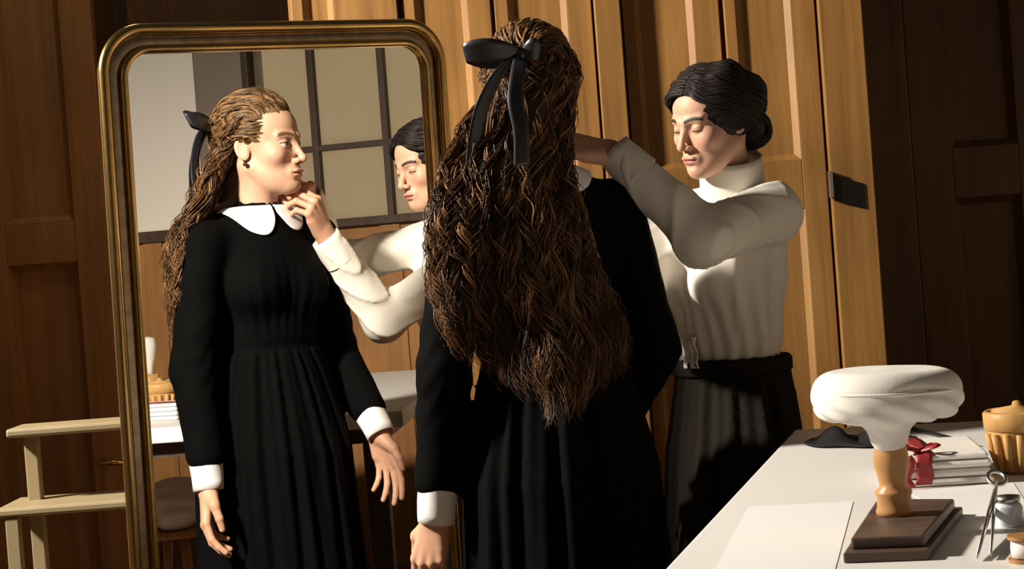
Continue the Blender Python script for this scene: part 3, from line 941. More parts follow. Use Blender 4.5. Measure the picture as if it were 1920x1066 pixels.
def basis_face(face, up=(0, 0, 1), pitch=0.0, tilt=0.0):
    """columns: head-local x, y, z in the world, for a face looking along `face`"""
    f = nrm(face); r = nrm(np.cross(f, up))                 # r: the person's right
    u = np.cross(r, f)
    f2 = f * math.cos(pitch) - u * math.sin(pitch); u2 = u * math.cos(pitch) + f * math.sin(pitch)
    r2 = r * math.cos(tilt) + u2 * math.sin(tilt); u3 = u2 * math.cos(tilt) - r * math.sin(tilt)
    # local -y = face -> y = -f ; local x = cross(y, z)
    return np.stack([-r2, -f2, u3], 1)


def make_head(origin, B, neck_base, lip, brow, closed, scale=1.0):
    ne = (B.T @ (np.asarray(neck_base) - origin)) / scale
    lo = np.array([-0.10, -0.125, min(-0.20, ne[2] - 0.07)]); hi = np.array([0.10, 0.13, 0.125])
    lo[1] = min(lo[1], ne[1] - 0.07); hi[1] = max(hi[1], ne[1] + 0.07); lo[0] = min(lo[0], ne[0] - 0.07); hi[0] = max(hi[0], ne[0] + 0.07)
    V, Fq = surface(lambda P: head_sdf_local(P, tuple(ne), closed), lo, hi, 0.0019)
    T = head_tint(V, lip, brow, closed)
    return origin + (V * scale) @ B.T, Fq, T


FING = [((0.088, 0.027, 0.0), (0.040, 0.024, 0.020), 0.0083), ((0.092, 0.0085, 0.002), (0.044, 0.027, 0.021), 0.0085),
        ((0.087, -0.0105, 0.0), (0.041, 0.025, 0.020), 0.0080), ((0.078, -0.0275, -0.003), (0.032, 0.019, 0.018), 0.0071)]


def make_hand(wrist, fdir, back, side, curls, thumb, elbow, scale=1.0, spread=0.06):
    """wrist joint, finger direction, back-of-hand normal; side +1 / -1 picks the thumb side; curls: 4 x 3 joint bends (rad)"""
    e1 = nrm(fdir); e3 = nrm(np.asarray(back) - (np.asarray(back) @ e1) * e1); e2 = np.cross(e3, e1) * side
    B = np.stack([e1, e2, e3], 1)
    el_ = (B.T @ (np.asarray(elbow) - wrist)) / scale
    el_ = el_ / np.linalg.norm(el_) * 0.13
    chains = []
    for k, (kn, ln_, r) in enumerate(FING):
        p = np.array(kn); yaw = spread * (1.2 - 0.85 * k); a = 0
        pts = [p]; rad = [r * 1.08]
        for j in range(3):
            a += curls[k][j]
            p = p + ln_[j] * np.array([math.cos(a) * math.cos(yaw), math.cos(a) * math.sin(yaw), -math.sin(a)])
            pts.append(p); rad.append(r * (1.0, 0.90, 0.78)[j])
        chains.append((pts, rad))
    tp = [np.array(q) for q in thumb]

    def f(P):
        d = cone(P, (0.0, 0.010, 0), FING[0][0], 0.0165, 0.0105)
        for k in (1, 2, 3):
            d = smin(d, cone(P, (0.0, (0.010, 0.003, -0.004, -0.010)[k], 0), FING[k][0], 0.0165, 0.0103), 0.010)
        d = smin(d, cone(P, (0.015, 0.010, -0.007), tuple(tp[0]), 0.017, 0.013), 0.012)
        d = smin(d, cone(P, (0.02, -0.016, -0.007), (0.055, -0.024, -0.006), 0.013, 0.011), 0.010)
        d = smin(d, cone(P, (0.005, 0, 0), tuple(el_), 0.0215, 0.031), 0.014)
        for pts, rad in chains:
            c = None
            for j in range(3):
                q = cone(P, tuple(pts[j]), tuple(pts[j + 1]), rad[j], rad[j + 1])
                c = q if c is None else smin(c, q, 0.003)
            d = smin(d, c, 0.0045)
        c = smin(cone(P, tuple(tp[0]), tuple(tp[1]), 0.0108, 0.0098), cone(P, tuple(tp[1]), tuple(tp[2]), 0.0098, 0.0075), 0.003)
        return smin(d, c, 0.006)
    V, Fq = surface(f, (-0.15, -0.075, -0.095), (0.20, 0.105, 0.06), 0.0021)
    T = np.tile(SKIN, (len(V), 1)) * (1 + 0.05 * fbm(V, 120)[:, None])
    T = T * np.array([1.0, 0.94, 0.90])
    for pts, rad in chains + [([tp[1], tp[1], tp[1], tp[2]], [0.007] * 4)]:
        nail = np.linalg.norm(V - (np.array(pts[3]) + np.array([0.003, 0, 0.0055])), axis=1) < 0.0062
        T[nail] = (0.66, 0.42, 0.34)
        for q in pts[1:3]:
            kk = np.exp(-(np.linalg.norm(V - (np.array(q) + np.array([0, 0, 0.007])), axis=1) / 0.006) ** 2)[:, None]
            T = T * (1 - 0.25 * kk * np.array([0.3, 1, 1]))
    return wrist + (V * scale) @ B.T, Fq, np.clip(T, 0.01, 1)


def limb_vf(f, pts, pad, h):
    pts = np.array(pts); return surface(f, pts.min(0) - pad, pts.max(0) + pad, h)


def ring_tube(p0, p1, r0, r1, th=0.004, n=36, rows=6, wob=0.0, squash=1.0):
    """an open cuff between two points with a real wall thickness"""
    p0 = np.asarray(p0, float); p1 = np.asarray(p1, float); t = nrm(p1 - p0)
    ref = np.array([0, 0, 1.0]) if abs(t[2]) < 0.9 else np.array([1.0, 0, 0])
    u = nrm(np.cross(t, ref)); v = np.cross(t, u)
    prof = [(k / (rows - 1), 0) for k in range(rows)] + [(k / (rows - 1), -th) for k in range(rows - 1, -1, -1)]
    P = np.zeros((n, len(prof) + 1, 3))
    for i in range(n):
        a = 2 * math.pi * i / n
        for j, (s, dr) in enumerate(prof + prof[:1]):
            r = r0 + (r1 - r0) * s + dr + wob * math.sin(3 * a + 5 * s)
            P[i, j] = p0 + (p1 - p0) * s + r * (math.cos(a) * u + squash * math.sin(a) * v)
    return MB().grid(P, True)


# ------------------------------------------------------------------ woman in the black dress
F1 = nrm((-0.48, 0.877, 0)); R1 = np.array([F1[1], -F1[0], 0])
C1 = np.array([0.060, 3.455, 0.0])
B1 = np.stack([R1, F1, np.array([0, 0, 1.0])], 1)


def b1(x, y, z): return C1 + B1 @ np.array([x, y, z])


H1 = np.array([0.062, 3.475, 1.572])
HB1 = basis_face((-0.06, 1.0, 0), pitch=0.02)
NECK1 = b1(0.0, -0.012, 1.405)
SL1, SR1 = b1(-0.168, 0.005, 1.345), b1(0.172, -0.005, 1.345)
EL1 = np.array([-0.138, 3.352, 1.06]); WL1 = atY(822, 938, 3.385)
ER1 = np.array([0.268, 3.535, 1.065]); WR1 = via_mirror(703, 788, 4.40)
w1 = empty('person', (float(C1[0]), float(C1[1]), 0.0), 'woman in a long black dress with white collar, long curly hair, back to the camera', 'person')


def torso1(P):
    q = (P - A(*C1)) @ B1.astype(np.float32)
    S = np.stack([np.abs(q[:, 0]), q[:, 1], q[:, 2]], 1)
    z = q[:, 2]; th = np.arctan2(q[:, 0], q[:, 1])
    d = ell(q, (0, 0.0, 1.265), (0.150, 0.108, 0.155))
    d = smin(d, sph(S, (0.068, 0.058, 1.235), 0.062), 0.04)
    d = smin(d, cone(S, (0.05, -0.012, 1.372), (0.160, -0.008, 1.345), 0.046, 0.050), 0.04)
    d = smin(d, cone(q, (0, -0.012, 1.36), (0, -0.008, 1.425), 0.085, 0.054), 0.03)
    d = smin(d, ell(q, (0, -0.004, 1.10), (0.128, 0.098, 0.12)), 0.05)
    d = smin(d, ell(q, (0, -0.014, 0.93), (0.168, 0.128, 0.13)), 0.06)
    # gathers under the yoke and blousing above the waist
    d = d - 0.0022 * np.sin(th * 26) * np.clip((1.33 - z) / 0.12, 0, 1) * np.clip((z - 1.10) / 0.05, 0, 1) - 0.003 * fbm(q, 22, 1)
    d = d + 0.006 * np.exp(-((z - 1.085) / 0.014) ** 2)
    # skirt
    s = np.clip((1.085 - z) / 1.07, 0, 1)
    rx = 0.132 + 0.050 * np.clip(s * 4.5, 0, 1) ** 0.8 + 0.030 * s; ry = 0.104 + 0.055 * np.clip(s * 4.5, 0, 1) ** 0.8 + 0.060 * s
    e = np.sqrt((q[:, 0] / rx) ** 2 + ((q[:, 1] + 0.012) / ry) ** 2)
    sk = (e - 1) * ry - (0.003 + 0.011 * s) * np.sin(th * 17 + 1.5 * np.sin(th * 3)) - 0.004 * np.sin(th * 31 + z * 5)
    sk = np.maximum(sk, np.maximum(z - 1.085, 0.02 - z))
    return smin(d, sk, 0.012)


def dress1(P):
    d = torso1(P)
    for s_, e_, w_ in ((SL1, EL1, WL1), (SR1, ER1, WR1)):
        up_ = cone(P, s_, e_, 0.053, 0.050); lo_ = cone(P, e_, w_ + (e_ - w_) * 0.17, 0.050, 0.0445)
        arm = smin(up_, lo_, 0.02) - 0.0035 * fbm(P, 38, 3) - 0.002 * np.sin(P[:, 2] * 120 + 3 * np.sin(P[:, 0] * 60)) * np.exp(-(np.linalg.norm(P - A(*e_), axis=1) / 0.10) ** 2)
        d = smin(d, arm, 0.025)
    ne = A(*NECK1)
    d = smax(d, -cone(P, NECK1 + np.array([0, 0, 0.0]), NECK1 + np.array([0.0, 0.005, 0.09]), 0.050, 0.056), 0.006)
    return d


V, Fq = surface(dress1, (-0.36, 3.12, 0.0), (0.48, 3.86, 1.47), 0.0068)
dr1 = link('dress', np_mesh('dress', V, Fq), 'dress', w1)

parts = [make_head(H1, HB1, NECK1 - np.array([0, 0, 0.03]), (0.48, 0.16, 0.13), (0.12, 0.065, 0.03), 0.15)]
relax = [(0.35, 0.40, 0.22), (0.42, 0.45, 0.25), (0.48, 0.50, 0.28), (0.55, 0.50, 0.30)]
th_rel = [(0.050, 0.043, -0.016), (0.080, 0.046, -0.028), (0.103, 0.040, -0.036)]
hl_dir = nrm(atY(806, 1030, 3.385) - WL1)
parts.append(make_hand(WL1 + hl_dir * 0.028, hl_dir, -R1 * 0.8 - F1 * 0.45, -1, relax, th_rel, EL1))
hr_dir = nrm(via_mirror(738, 880, 4.40) - WR1)
hr_dir = nrm(hr_dir * 1.0 + np.array([0, 0, -0.25]))
parts.append(make_hand(WR1 + hr_dir * 0.028, hr_dir, R1 * 0.75 - F1 * 0.1, 1, [(0.15, 0.25, 0.15), (0.2, 0.3, 0.2), (0.3, 0.35, 0.2), (0.4, 0.4, 0.2)], [(0.048, 0.046, -0.014), (0.074, 0.060, -0.022), (0.098, 0.066, -0.028)], ER1))
# torso, arms and legs under the dress


def under1(P):
    d = cone(P, NECK1 - np.array([0, 0, 0.05]), b1(0, 0, 1.05), 0.05, 0.07)
    for s_, e_, w_ in ((SL1, EL1, WL1), (SR1, ER1, WR1)):
        d = smin(d, cone(P, NECK1 - np.array([0, 0, 0.08]), s_, 0.03, 0.035), 0.03)
        d = smin(d, smin(cone(P, s_, e_, 0.038, 0.033), cone(P, e_, w_, 0.032, 0.022), 0.01), 0.03)
    for sx_ in (-0.07, 0.07):
        hip = b1(sx_, 0, 0.88)
        d = smin(d, cone(P, b1(0, 0, 1.05), hip, 0.07, 0.07), 0.03)
        d = smin(d, smin(cone(P, hip, b1(sx_, 0.01, 0.46), 0.07, 0.045), cone(P, b1(sx_, 0.01, 0.46), b1(sx_, 0, 0.08), 0.045, 0.032), 0.02), 0.02)
        d = smin(d, cone(P, b1(sx_, -0.02, 0.035), b1(sx_, 0.13, 0.028), 0.034, 0.026), 0.02)
    return d


V, Fq = surface(under1, (-0.36, 3.12, -0.01), (0.48, 3.86, 1.42), 0.011)
parts.append((V, Fq, SKIN))
V, Fq, T = join_vf(parts)
link('body', np_mesh('body', V, Fq, T), 'skin', w1)

# cuffs
for e_, w_, hd in ((EL1, WL1, hl_dir), (ER1, WR1, hr_dir)):
    ax_ = nrm(w_ - e_)
    ring_tube(w_ - ax_ * 0.050, w_ + nrm(ax_ + hd) * 0.040, 0.0400, 0.0350, 0.004, wob=0.0012).build('cuff', 'collar', w1, smooth=True)

# rounded white collar lying on the shoulders, split at the front


def top_of(f, xy, z0=1.25, z1=1.48, n=120):
    zs = np.linspace(z1, z0, n); out = []
    P = np.concatenate([np.stack([np.full(n, x), np.full(n, y), zs], 1) for x, y in xy]).astype(np.float32)
    d = f(P).reshape(len(xy), n)
    hit = d < 0.004
    i = np.where(hit.any(1), hit.argmax(1), n - 1)
    return zs[i]


for sgn in (-1, 1):
    NA, NR = 46, 12
    P = np.zeros((NA, NR, 3)); xy = []
    for i in range(NA):
        ph = math.radians(3 + 176 * i / (NA - 1)) * sgn
        t = i / (NA - 1) * 176
        wd = (0.046 - 0.010 * min(1, max(0, (t - 80) / 60))) * math.sqrt(max(0, 1 - (1 - min(1, (t + 1.0) / 26)) ** 2.2))
        for j in range(NR):
            r = 0.060 + wd * j / (NR - 1)
            lx, ly = r * math.sin(ph) * 1.02, r * math.cos(ph) * 1.0 - 0.008
            p = b1(lx, ly, 0); xy.append((p[0], p[1])); P[i, j, :2] = p[:2]
    zt = top_of(torso1, xy).reshape(NA, NR)
    for j in range(NR):                       # the collar stands up a little at the neck
        zt[:, j] = np.minimum(zt[:, j], 1.418)
    for _ in range(3):
        zt[1:-1] = (zt[:-2] + 2 * zt[1:-1] + zt[2:]) / 4
        zt[:, 1:-1] = (zt[:, :-2] + 2 * zt[:, 1:-1] + zt[:, 2:]) / 4
    P[:, :, 2] = zt + 0.006 + 0.004 * np.linspace(1, 0, NR)[None, :]
    MB().grid(P).build('collar', 'collar', w1, smooth=True, solid=0.0045, sub=1)
# earring (left ear)
for sx_ in (-1, 1):
    MB().lathe([(0.0005, -0.006), (0.005, -0.003), (0.0058, 0), (0.005, 0.003), (0.0005, 0.006)], tuple(H1 + HB1 @ np.array([0.077 * sx_, 0.004, -0.045])), 14).build('earring', 'earring', w1, smooth=True)

# --- long curly hair
HC = np.array([0, 0.018, 0.034]); HR = np.array([0.080, 0.100, 0.090])


def scalp(dirs, k=1.0, B=HB1, O=H1, c=HC, r=HR):
    dirs = dirs / np.linalg.norm(dirs, axis=-1, keepdims=True)
    return O + (c + dirs * r * k) @ B.T


def sample_path(keys, S):
    """keys (L,K,3) -> smooth (L,S,3) Catmull-Rom"""
    L, K = keys.shape[:2]
    t = np.linspace(0, K - 1 - 1e-6, S); i = t.astype(int); f = (t - i)[None, :, None]
    g = lambda j: keys[:, np.clip(j, 0, K - 1)]
    p0, p1, p2, p3 = g(i - 1), g(i), g(i + 1), g(i + 2)
    return 0.5 * (2 * p1 + (p2 - p0) * f + (2 * p0 - 5 * p1 + 4 * p2 - p3) * f ** 2 + (3 * p1 - p0 - 3 * p2 + p3) * f ** 3)


# outline of the fall of hair: z -> (x left, x right) measured at its back
OZ = np.array([0.93, 0.96, 1.00, 1.05, 1.10, 1.147, 1.226, 1.295, 1.36, 1.41, 1.47, 1.52])
OL = np.array([0.03, -0.01, -0.045, -0.080, -0.108, -0.122, -0.142, -0.138, -0.128, -0.115, -0.098, -0.088])
OR = np.array([0.08, 0.12, 0.165, 0.205, 0.200, 0.186, 0.152, 0.142, 0.128, 0.112, 0.108, 0.110])


# the surface of the back, seen from behind, that the hair lies on
GX = np.linspace(-0.20, 0.27, 40); GZ = np.linspace(0.90, 1.56, 44); GY = np.linspace(3.10, 3.46, 120)
_g = np.stack(np.meshgrid(GX, GZ, GY, indexing='ij'), -1).reshape(-1, 3).astype(np.float32)
_d = dress1(_g[:, [0, 2, 1]]).reshape(40, 44, 120) < 0.004
BACK = np.where(_d.any(2), GY[_d.argmax(2)], 3.40)
BACK = np.minimum(BACK, 3.385); RAW = BACK.copy()
for _ in range(14):
    BACK[1:-1] = (BACK[:-2] + 2 * BACK[1:-1] + BACK[2:]) / 4
    BACK[:, 1:-1] = (BACK[:, :-2] + 2 * BACK[:, 1:-1] + BACK[:, 2:]) / 4
    BACK = np.minimum(BACK, RAW + 0.004)


def fall_y(x, z):
    fx = np.clip((x - GX[0]) / (GX[1] - GX[0]), 0, 38.999); fz = np.clip((z - GZ[0]) / (GZ[1] - GZ[0]), 0, 42.999)
    i = fx.astype(int); j = fz.astype(int); u = fx - i; v = fz - j
    return ((BACK[i, j] * (1 - u) + BACK[i + 1, j] * u) * (1 - v) + (BACK[i, j + 1] * (1 - u) + BACK[i + 1, j + 1] * u) * v) - 0.010


def hair_tints(L, dark, light):
    t = rng.random((L, 1)) ** 1.4
    return np.array(dark) * (1 - t) + np.array(light) * t


def ringlets(NC, NS, S, lay0, lay1, rad, amp0):
    """NC corkscrew ringlets of NS strands each"""
    a = rng.uniform(-1.9, 1.9, NC)                     # angle round the head from the back
    el = np.arcsin(rng.uniform(-0.25, 0.80, NC))
    el = np.where(np.abs(a) > 1.25, np.maximum(el, 0.25 + 0.4 * (np.abs(a) - 1.25)), el)
    dirs = np.stack([-np.sin(a) * np.cos(el), np.cos(a) * np.cos(el), np.sin(el)], 1)
    root = scalp(dirs, 0.97)
    u = np.clip(np.sin(np.clip(a * 0.84, -1.57, 1.57)) + rng.normal(0, 0.18, NC), -1, 1)
    lay = rng.uniform(lay0, lay1, NC)
    zend = 0.945 + 0.13 * rng.random(NC) ** 1.2 + 0.12 * np.abs(u - 0.15) ** 1.3
    zend = np.where(rng.random(NC) < 0.2, zend + rng.uniform(0.05, 0.28, NC), zend)
    K = 9
    keys = np.zeros((NC, K, 3)); keys[:, 0] = root
    el2 = np.minimum(el - 0.5, -0.35)
    a2 = np.clip(a, -1.25, 1.25) * 0.98
    d2 = np.stack([-np.sin(a2) * np.cos(el2), np.cos(a2) * np.cos(el2), np.sin(el2)], 1)
    keys[:, 1] = scalp(dirs * 0.55 + d2 * 0.45, 1.05 + lay[:, None] * 1.2)
    keys[:, 2] = scalp(d2, 1.02 + lay[:, None] * 2.5)
    z2 = keys[:, 2, 2]
    for j, t in enumerate(np.linspace(0, 1, K - 2)[1:]):
        z = z2 + (zend - z2) * t
        xl = np.interp(z, OZ, OL); xr = np.interp(z, OZ, OR)
        x = xl + (xr - xl) * (u * 0.5 + 0.5)
        y = fall_y(x, z) - lay + 0.02 * np.abs(u) ** 2.5
        bl = min(1.0, 0.5 + 0.3 * j)
        tg_ = np.stack([x, y, z], 1)
        keys[:, 3 + j] = keys[:, 2] * [1 - bl, 1 - bl, 0] + tg_ * [bl, bl, 1]
    C = sample_path(keys, S)                            # ringlet axes
    t = np.linspace(0, 1, S)[None]
    length = np.linalg.norm(np.diff(C, axis=1), axis=2).sum(1)[:, None]
    amp = amp0 * (1 + 0.35 * np.sin(t * rng.uniform(8, 25, (NC, 1)) + rng.uniform(0, 6, (NC, 1)))) * (0.45 + 0.55 * np.clip((t - 0.03) / 0.20, 0, 1)) * rng.uniform(0.6, 1.25, (NC, 1))
    turns = length / rng.uniform(0.062, 0.115, (NC, 1))
    w0 = rng.uniform(0, 6.28, (NC, 1)) + np.where(rng.random((NC, 1)) < 0.5, 1, -1) * 2 * math.pi * turns * (t + 0.02 * np.sin(9 * t + a[:, None]))
    P, R, T = [], [], []
    base = hair_tints(NC, (0.022, 0.011, 0.005), (0.24, 0.12, 0.048))
    for k in range(NS):
        dph = rng.normal(0, 0.28, (NC, 1)) + 0.3 * t * rng.normal(0, 1, (NC, 1)); ra = amp * rng.uniform(0.72, 1.18, (NC, 1))
        fz = 1.0
        w_ = w0 * fz + dph
        Q = C.copy()
        jit = 0.0030 * (0.5 + t)
        Q[:, :, 0] += ra * np.cos(w_) + jit * rng.normal(0, 1, (NC, 1)); Q[:, :, 1] += ra * np.sin(w_) + jit * rng.normal(0, 1, (NC, 1))
        Q[:, :, 2] += 0.010 * rng.normal(0, 1, (NC, 1)) * t
        P.append(Q); R.append(rad * rng.uniform(0.6, 1.3, (NC, 1)) * np.clip(1.2 - t ** 4, 0.15, 1) * np.ones((NC, S)))
        T.append(np.clip(base * rng.uniform(0.65, 1.35, (NC, 1)), 0.005, 1))
    return np.concatenate(P), np.concatenate(R), np.concatenate(T)


hair1 = [ringlets(120, 10, 68, 0.0, 0.014, 0.0019, 0.0075), ringlets(180, 11, 68, 0.005, 0.028, 0.0013, 0.0080), ringlets(90, 3, 68, 0.0, 0.036, 0.0009, 0.012)]
P, R, T = (np.concatenate([h[i] for h in hair1]) for i in range(3))
hair_o = link('hair', locks_mesh('hair', P, R, T, 3), 'hair', w1)
hair_o['label'] = 'long brown curly hair falling down the back'

# top hair combed back to the bow
L, S = 620, 40
bowdir = nrm((0.22, 0.93, 0.28))
aa = rng.uniform(-2.05, 2.05, L)                        # 0 = forehead
hl = 0.50 - 0.36 * np.clip(np.abs(aa) / 1.7, 0, 1) ** 1.6
hl = hl + rng.normal(0, 0.035, L) + rng.random(L) ** 2 * 0.7
d0 = np.stack([np.sin(aa) * np.cos(hl), -np.cos(aa) * np.cos(hl), np.sin(hl)], 1)
d1_ = bowdir + rng.normal(0, 0.10, (L, 3)); d1_ /= np.linalg.norm(d1_, axis=1, keepdims=True)
tt = np.linspace(0, 1, S)[None, :, None]
dm = d0 + d1_ + np.array([0, -0.1, 0.45]) * (0.3 + 0.7 * np.cos(aa[:, None] / 2))
dm /= np.linalg.norm(dm, axis=1, keepdims=True)
D = (1 - tt) ** 2 * d0[:, None] + 2 * tt * (1 - tt) * dm[:, None] + tt ** 2 * d1_[:, None]
lift = rng.uniform(1.0, 1.10, (L, 1, 1))
P = scalp(D, 0.985 + (lift - 0.985) * np.sin(np.pi * np.clip(tt * 0.9 + 0.08, 0, 1)) + 0.012)
w_ = (5 * aa[:, None] + rng.normal(0, 0.8, (L, 1))) + np.linspace(0, 1, S)[None] * rng.uniform(14, 24, (L, 1))
am = 0.0060 * np.sin(np.pi * np.linspace(0, 1, S))[None] ** 0.7 * rng.uniform(0.5, 1.5, (L, 1))
P[:, :, 0] += am * np.cos(w_); P[:, :, 2] += am * np.sin(w_); P[:, :, 1] += am * np.sin(w_ + 1)
R = 0.0026 * (0.7 + 0.6 * rng.random((L, 1))) * np.ones((L, S))
link('top_hair', locks_mesh('top_hair', P, R, hair_tints(L, (0.04, 0.02, 0.008), (0.25, 0.135, 0.055)), 4), 'hair', w1)

# temple hair swept back above the ears
L, S = 300, 36
sd_ = np.where(rng.random(L) < 0.5, -1.0, 1.0)
aa = sd_ * rng.uniform(0.75, 1.55, L)
hl = rng.uniform(-0.38, 0.5, L) + 0.18 * np.clip(np.abs(aa) - 1.2, 0, 1) + np.clip(1.05 - np.abs(aa), 0, 1) * 0.75
d0 = np.stack([np.sin(aa) * np.cos(hl), -np.cos(aa) * np.cos(hl), np.sin(hl)], 1)
dm = np.stack([sd_ * 1.0, 0.10 + 0.1 * rng.random(L), 0.20 + 0.55 * hl], 1)
d1_ = np.stack([sd_ * rng.uniform(0.2, 0.7, L), np.full(L, 0.85), rng.uniform(-0.35, 0.15, L)], 1)
d0, dm, d1_ = (q / np.linalg.norm(q, axis=1, keepdims=True) for q in (d0, dm, d1_))
tt = np.linspace(0, 1, S)[None, :, None]
D = (1 - tt) ** 2 * d0[:, None] + 2 * tt * (1 - tt) * dm[:, None] + tt ** 2 * d1_[:, None]
P = scalp(D, 0.975 + 0.075 * np.sin(np.pi * np.clip(tt * 0.85 + 0.05, 0, 1)) * rng.uniform(0.5, 1.4, (L, 1, 1)) + 0.01)
w_ = 6 * hl[:, None] + rng.normal(0, 0.6, (L, 1)) + np.linspace(0, 1, S)[None] * rng.uniform(14, 20, (L, 1))
am = 0.0045 * np.sin(np.pi * np.linspace(0, 1, S))[None] ** 0.6
P[:, :, 0] += am * np.cos(w_) * 0.6; P[:, :, 2] += am * np.sin(w_); P[:, :, 1] += am * np.cos(w_)
R = 0.0022 * (0.7 + 0.6 * rng.random((L, 1))) * np.clip(0.35 + 4 * np.linspace(0, 1, S), 0, 1)[None] * np.ones((L, S))
link('temple_hair', locks_mesh('temple_hair', P, R, hair_tints(L, (0.04, 0.02, 0.008), (0.25, 0.135, 0.055)), 4), 'hair', w1)


def cap1(P):
    q = (P - A(*H1)) @ HB1.astype(np.float32)
    d = ell(q, tuple(HC), tuple(HR * 0.97))
    d = smax(d, -ell(q, (0, -0.100, -0.030), (0.090, 0.100, 0.092)), 0.01)
    d = smax(d, -ell(np.stack([np.abs(q[:, 0]), q[:, 1], q[:, 2]], 1), (0.085, -0.015, -0.055), (0.03, 0.05, 0.06)), 0.01)
    d = smax(d, -(q[:, 2] + 0.05), 0.02)
    # inner mass of the fall
    x, y, z = P[:, 0], P[:, 1], P[:, 2]
    xl = np.interp(z, OZ, OL); xr = np.interp(z, OZ, OR)
    c = (xl + xr) / 2; hw = (xr - xl) / 2 * 0.92
    yy = fall_y(x, z) + 0.004
    s = np.sqrt(((x - c) / hw) ** 2 + ((y - yy) / 0.02) ** 2)
    b = (s - 1) * 0.02
    b = np.maximum(b, np.maximum(z - 1.44, 1.04 + 0.9 * np.abs(x - 0.05) - z))
    nk = cone(P, H1 + HB1 @ np.array([0.0, 0.075, -0.01]), np.array([0.04, 3.385, 1.38]), 0.050, 0.035)
    return smin(d, smin(b, nk, 0.03), 0.02)


V, Fq = surface(cap1, (-0.20, 3.20, 0.98), (0.26, 3.62, 1.72), 0.005)
link('hair_mass', np_mesh('hair_mass', V, Fq, np.tile((0.040, 0.020, 0.009), (len(V), 1))), 'hair', hair_o)

# satin bow with two tails
bc = scalp(bowdir[None], 1.13)[0]
bow = MB().lathe([(0.001, -0.016), (0.010, -0.013), (0.013, 0), (0.010, 0.013), (0.001, 0.016)], tuple(bc), 16).build('bow_knot', 'ribbon', w1, smooth=True)


def ribbon_strip(center, width_dir, width, n=None):
    c = np.array(center); wd = np.broadcast_to(np.asarray(width_dir, float), c.shape)
    w_ = np.broadcast_to(np.asarray(width, float), (len(c),))
    return np.stack([c + wd * w_[:, None] * s for s in (-0.5, -0.25, 0, 0.25, 0.5)], 1)


def loop(sx_, ln_, drop):
    pts, wd = [], []
    for a in np.linspace(0, 2 * math.pi, 40):
        r_ = 0.5 - 0.5 * math.cos(a)
        pts.append(bc + np.array([sx_ * ln_ * r_, -0.014 * math.sin(a) - 0.006 * r_, drop * r_ + 0.003 * math.sin(a)]))
        wd.append(0.016 + 0.034 * math.sin(math.pi * min(1, r_ * 0.85)) ** 0.8)
    return MB().grid(ribbon_strip(pts, nrm((0.15 * sx_, -0.35, 0.92)), np.array(wd)))


loop(-1, 0.105, 0.006).build('bow_loop', 'ribbon', bow, smooth=True, solid=0.0015)
loop(1, 0.034, -0.004).build('bow_loop', 'ribbon', bow, smooth=True, solid=0.0015)
for pts in ([(0, -0.005, 0), (-0.010, -0.028, -0.04), (-0.018, -0.045, -0.09), (-0.012, -0.055, -0.15), (-0.016, -0.060, -0.21)],
            [(0, -0.004, 0), (-0.040, -0.012, -0.03), (-0.078, -0.010, -0.09), (-0.098, 0.0, -0.16), (-0.108, 0.004, -0.22)]):
    k_ = np.array(pts)[None] + bc
    c = sample_path(k_, 24)[0]
    MB().grid(ribbon_strip(c, nrm((0.9, 0.25, 0.12)), 0.030)).build('ribbon_tail', 'ribbon', bow, smooth=True, solid=0.0012)

# ------------------------------------------------------------------ woman in the cream blouse
F2 = nrm((-0.83, -0.56, 0)); R2 = np.array([F2[1], -F2[0], 0])
C2 = np.array([0.455, 3.835, 0.0])
B2 = np.stack([R2, F2, np.array([0, 0, 1.0])], 1)


def b2(x, y, z): return C2 + B2 @ np.array([x, y, z])


H2 = atY(1336, 226, 3.755)
HS2 = 0.90
HB2 = basis_face((-0.82, -0.57, 0), pitch=0.22, tilt=0.05)
NECK2 = np.array([0.476, 3.815, 1.335])
SL2, SR2 = atY(1448, 398, 3.735), b2(0.165, 0.0, 1.315)
EL2 = np.array([0.372, 3.490, 1.272]); WL2 = atY(1158, 288, 3.515)
ER2 = via_mirror(720, 598, 4.44); WR2 = via_mirror(614, 452, 4.37)
w2 = empty('person', (float(C2[0]), float(C2[1]), 0.0), 'dark-haired woman in a cream high-collared blouse adjusting the collar of the other woman', 'person')


def torso2(P):
    q = (P - A(*C2)) @ B2.astype(np.float32)
    S = np.stack([np.abs(q[:, 0]), q[:, 1], q[:, 2]], 1)
    z = q[:, 2]; th = np.arctan2(q[:, 0], q[:, 1])
    d = ell(q, (0, 0.0, 1.215), (0.148, 0.108, 0.160))
    d = smin(d, sph(S, (0.066, 0.072, 1.175), 0.066), 0.045)
    d = smin(d, cone(q, (0, 0.0, 1.30), tuple(B2.T @ (NECK2 - C2)), 0.10, 0.055), 0.05)
    for s_ in (SL2, SR2):
        d = smin(d, cone(P, NECK2 - np.array([0, 0, 0.03]), s_, 0.050, 0.054), 0.04)
    d = smin(d, ell(q, (0, 0.01, 1.06), (0.128, 0.104, 0.10)), 0.06)
    fold = 0.0035 * np.sin(th * 23 + 2 * np.sin(z * 14)) * np.clip((1.24 - z) / 0.14, 0, 1)
    fold += 0.0040 * fbm(q, 17, 5) + 0.003 * np.sin((q[:, 0] * 0.6 + q[:, 1] * 0.3 + z) * 60 + 2 * fbm(q, 12, 3)) * np.exp(-((z - 1.22) / 0.07) ** 2)
    fold += 0.006 * (1 - np.abs(np.sin(th * 5 + 6 * (z - 1.0) + 1.5 * fbm(q, 9, 7)))) ** 3
    return d - fold


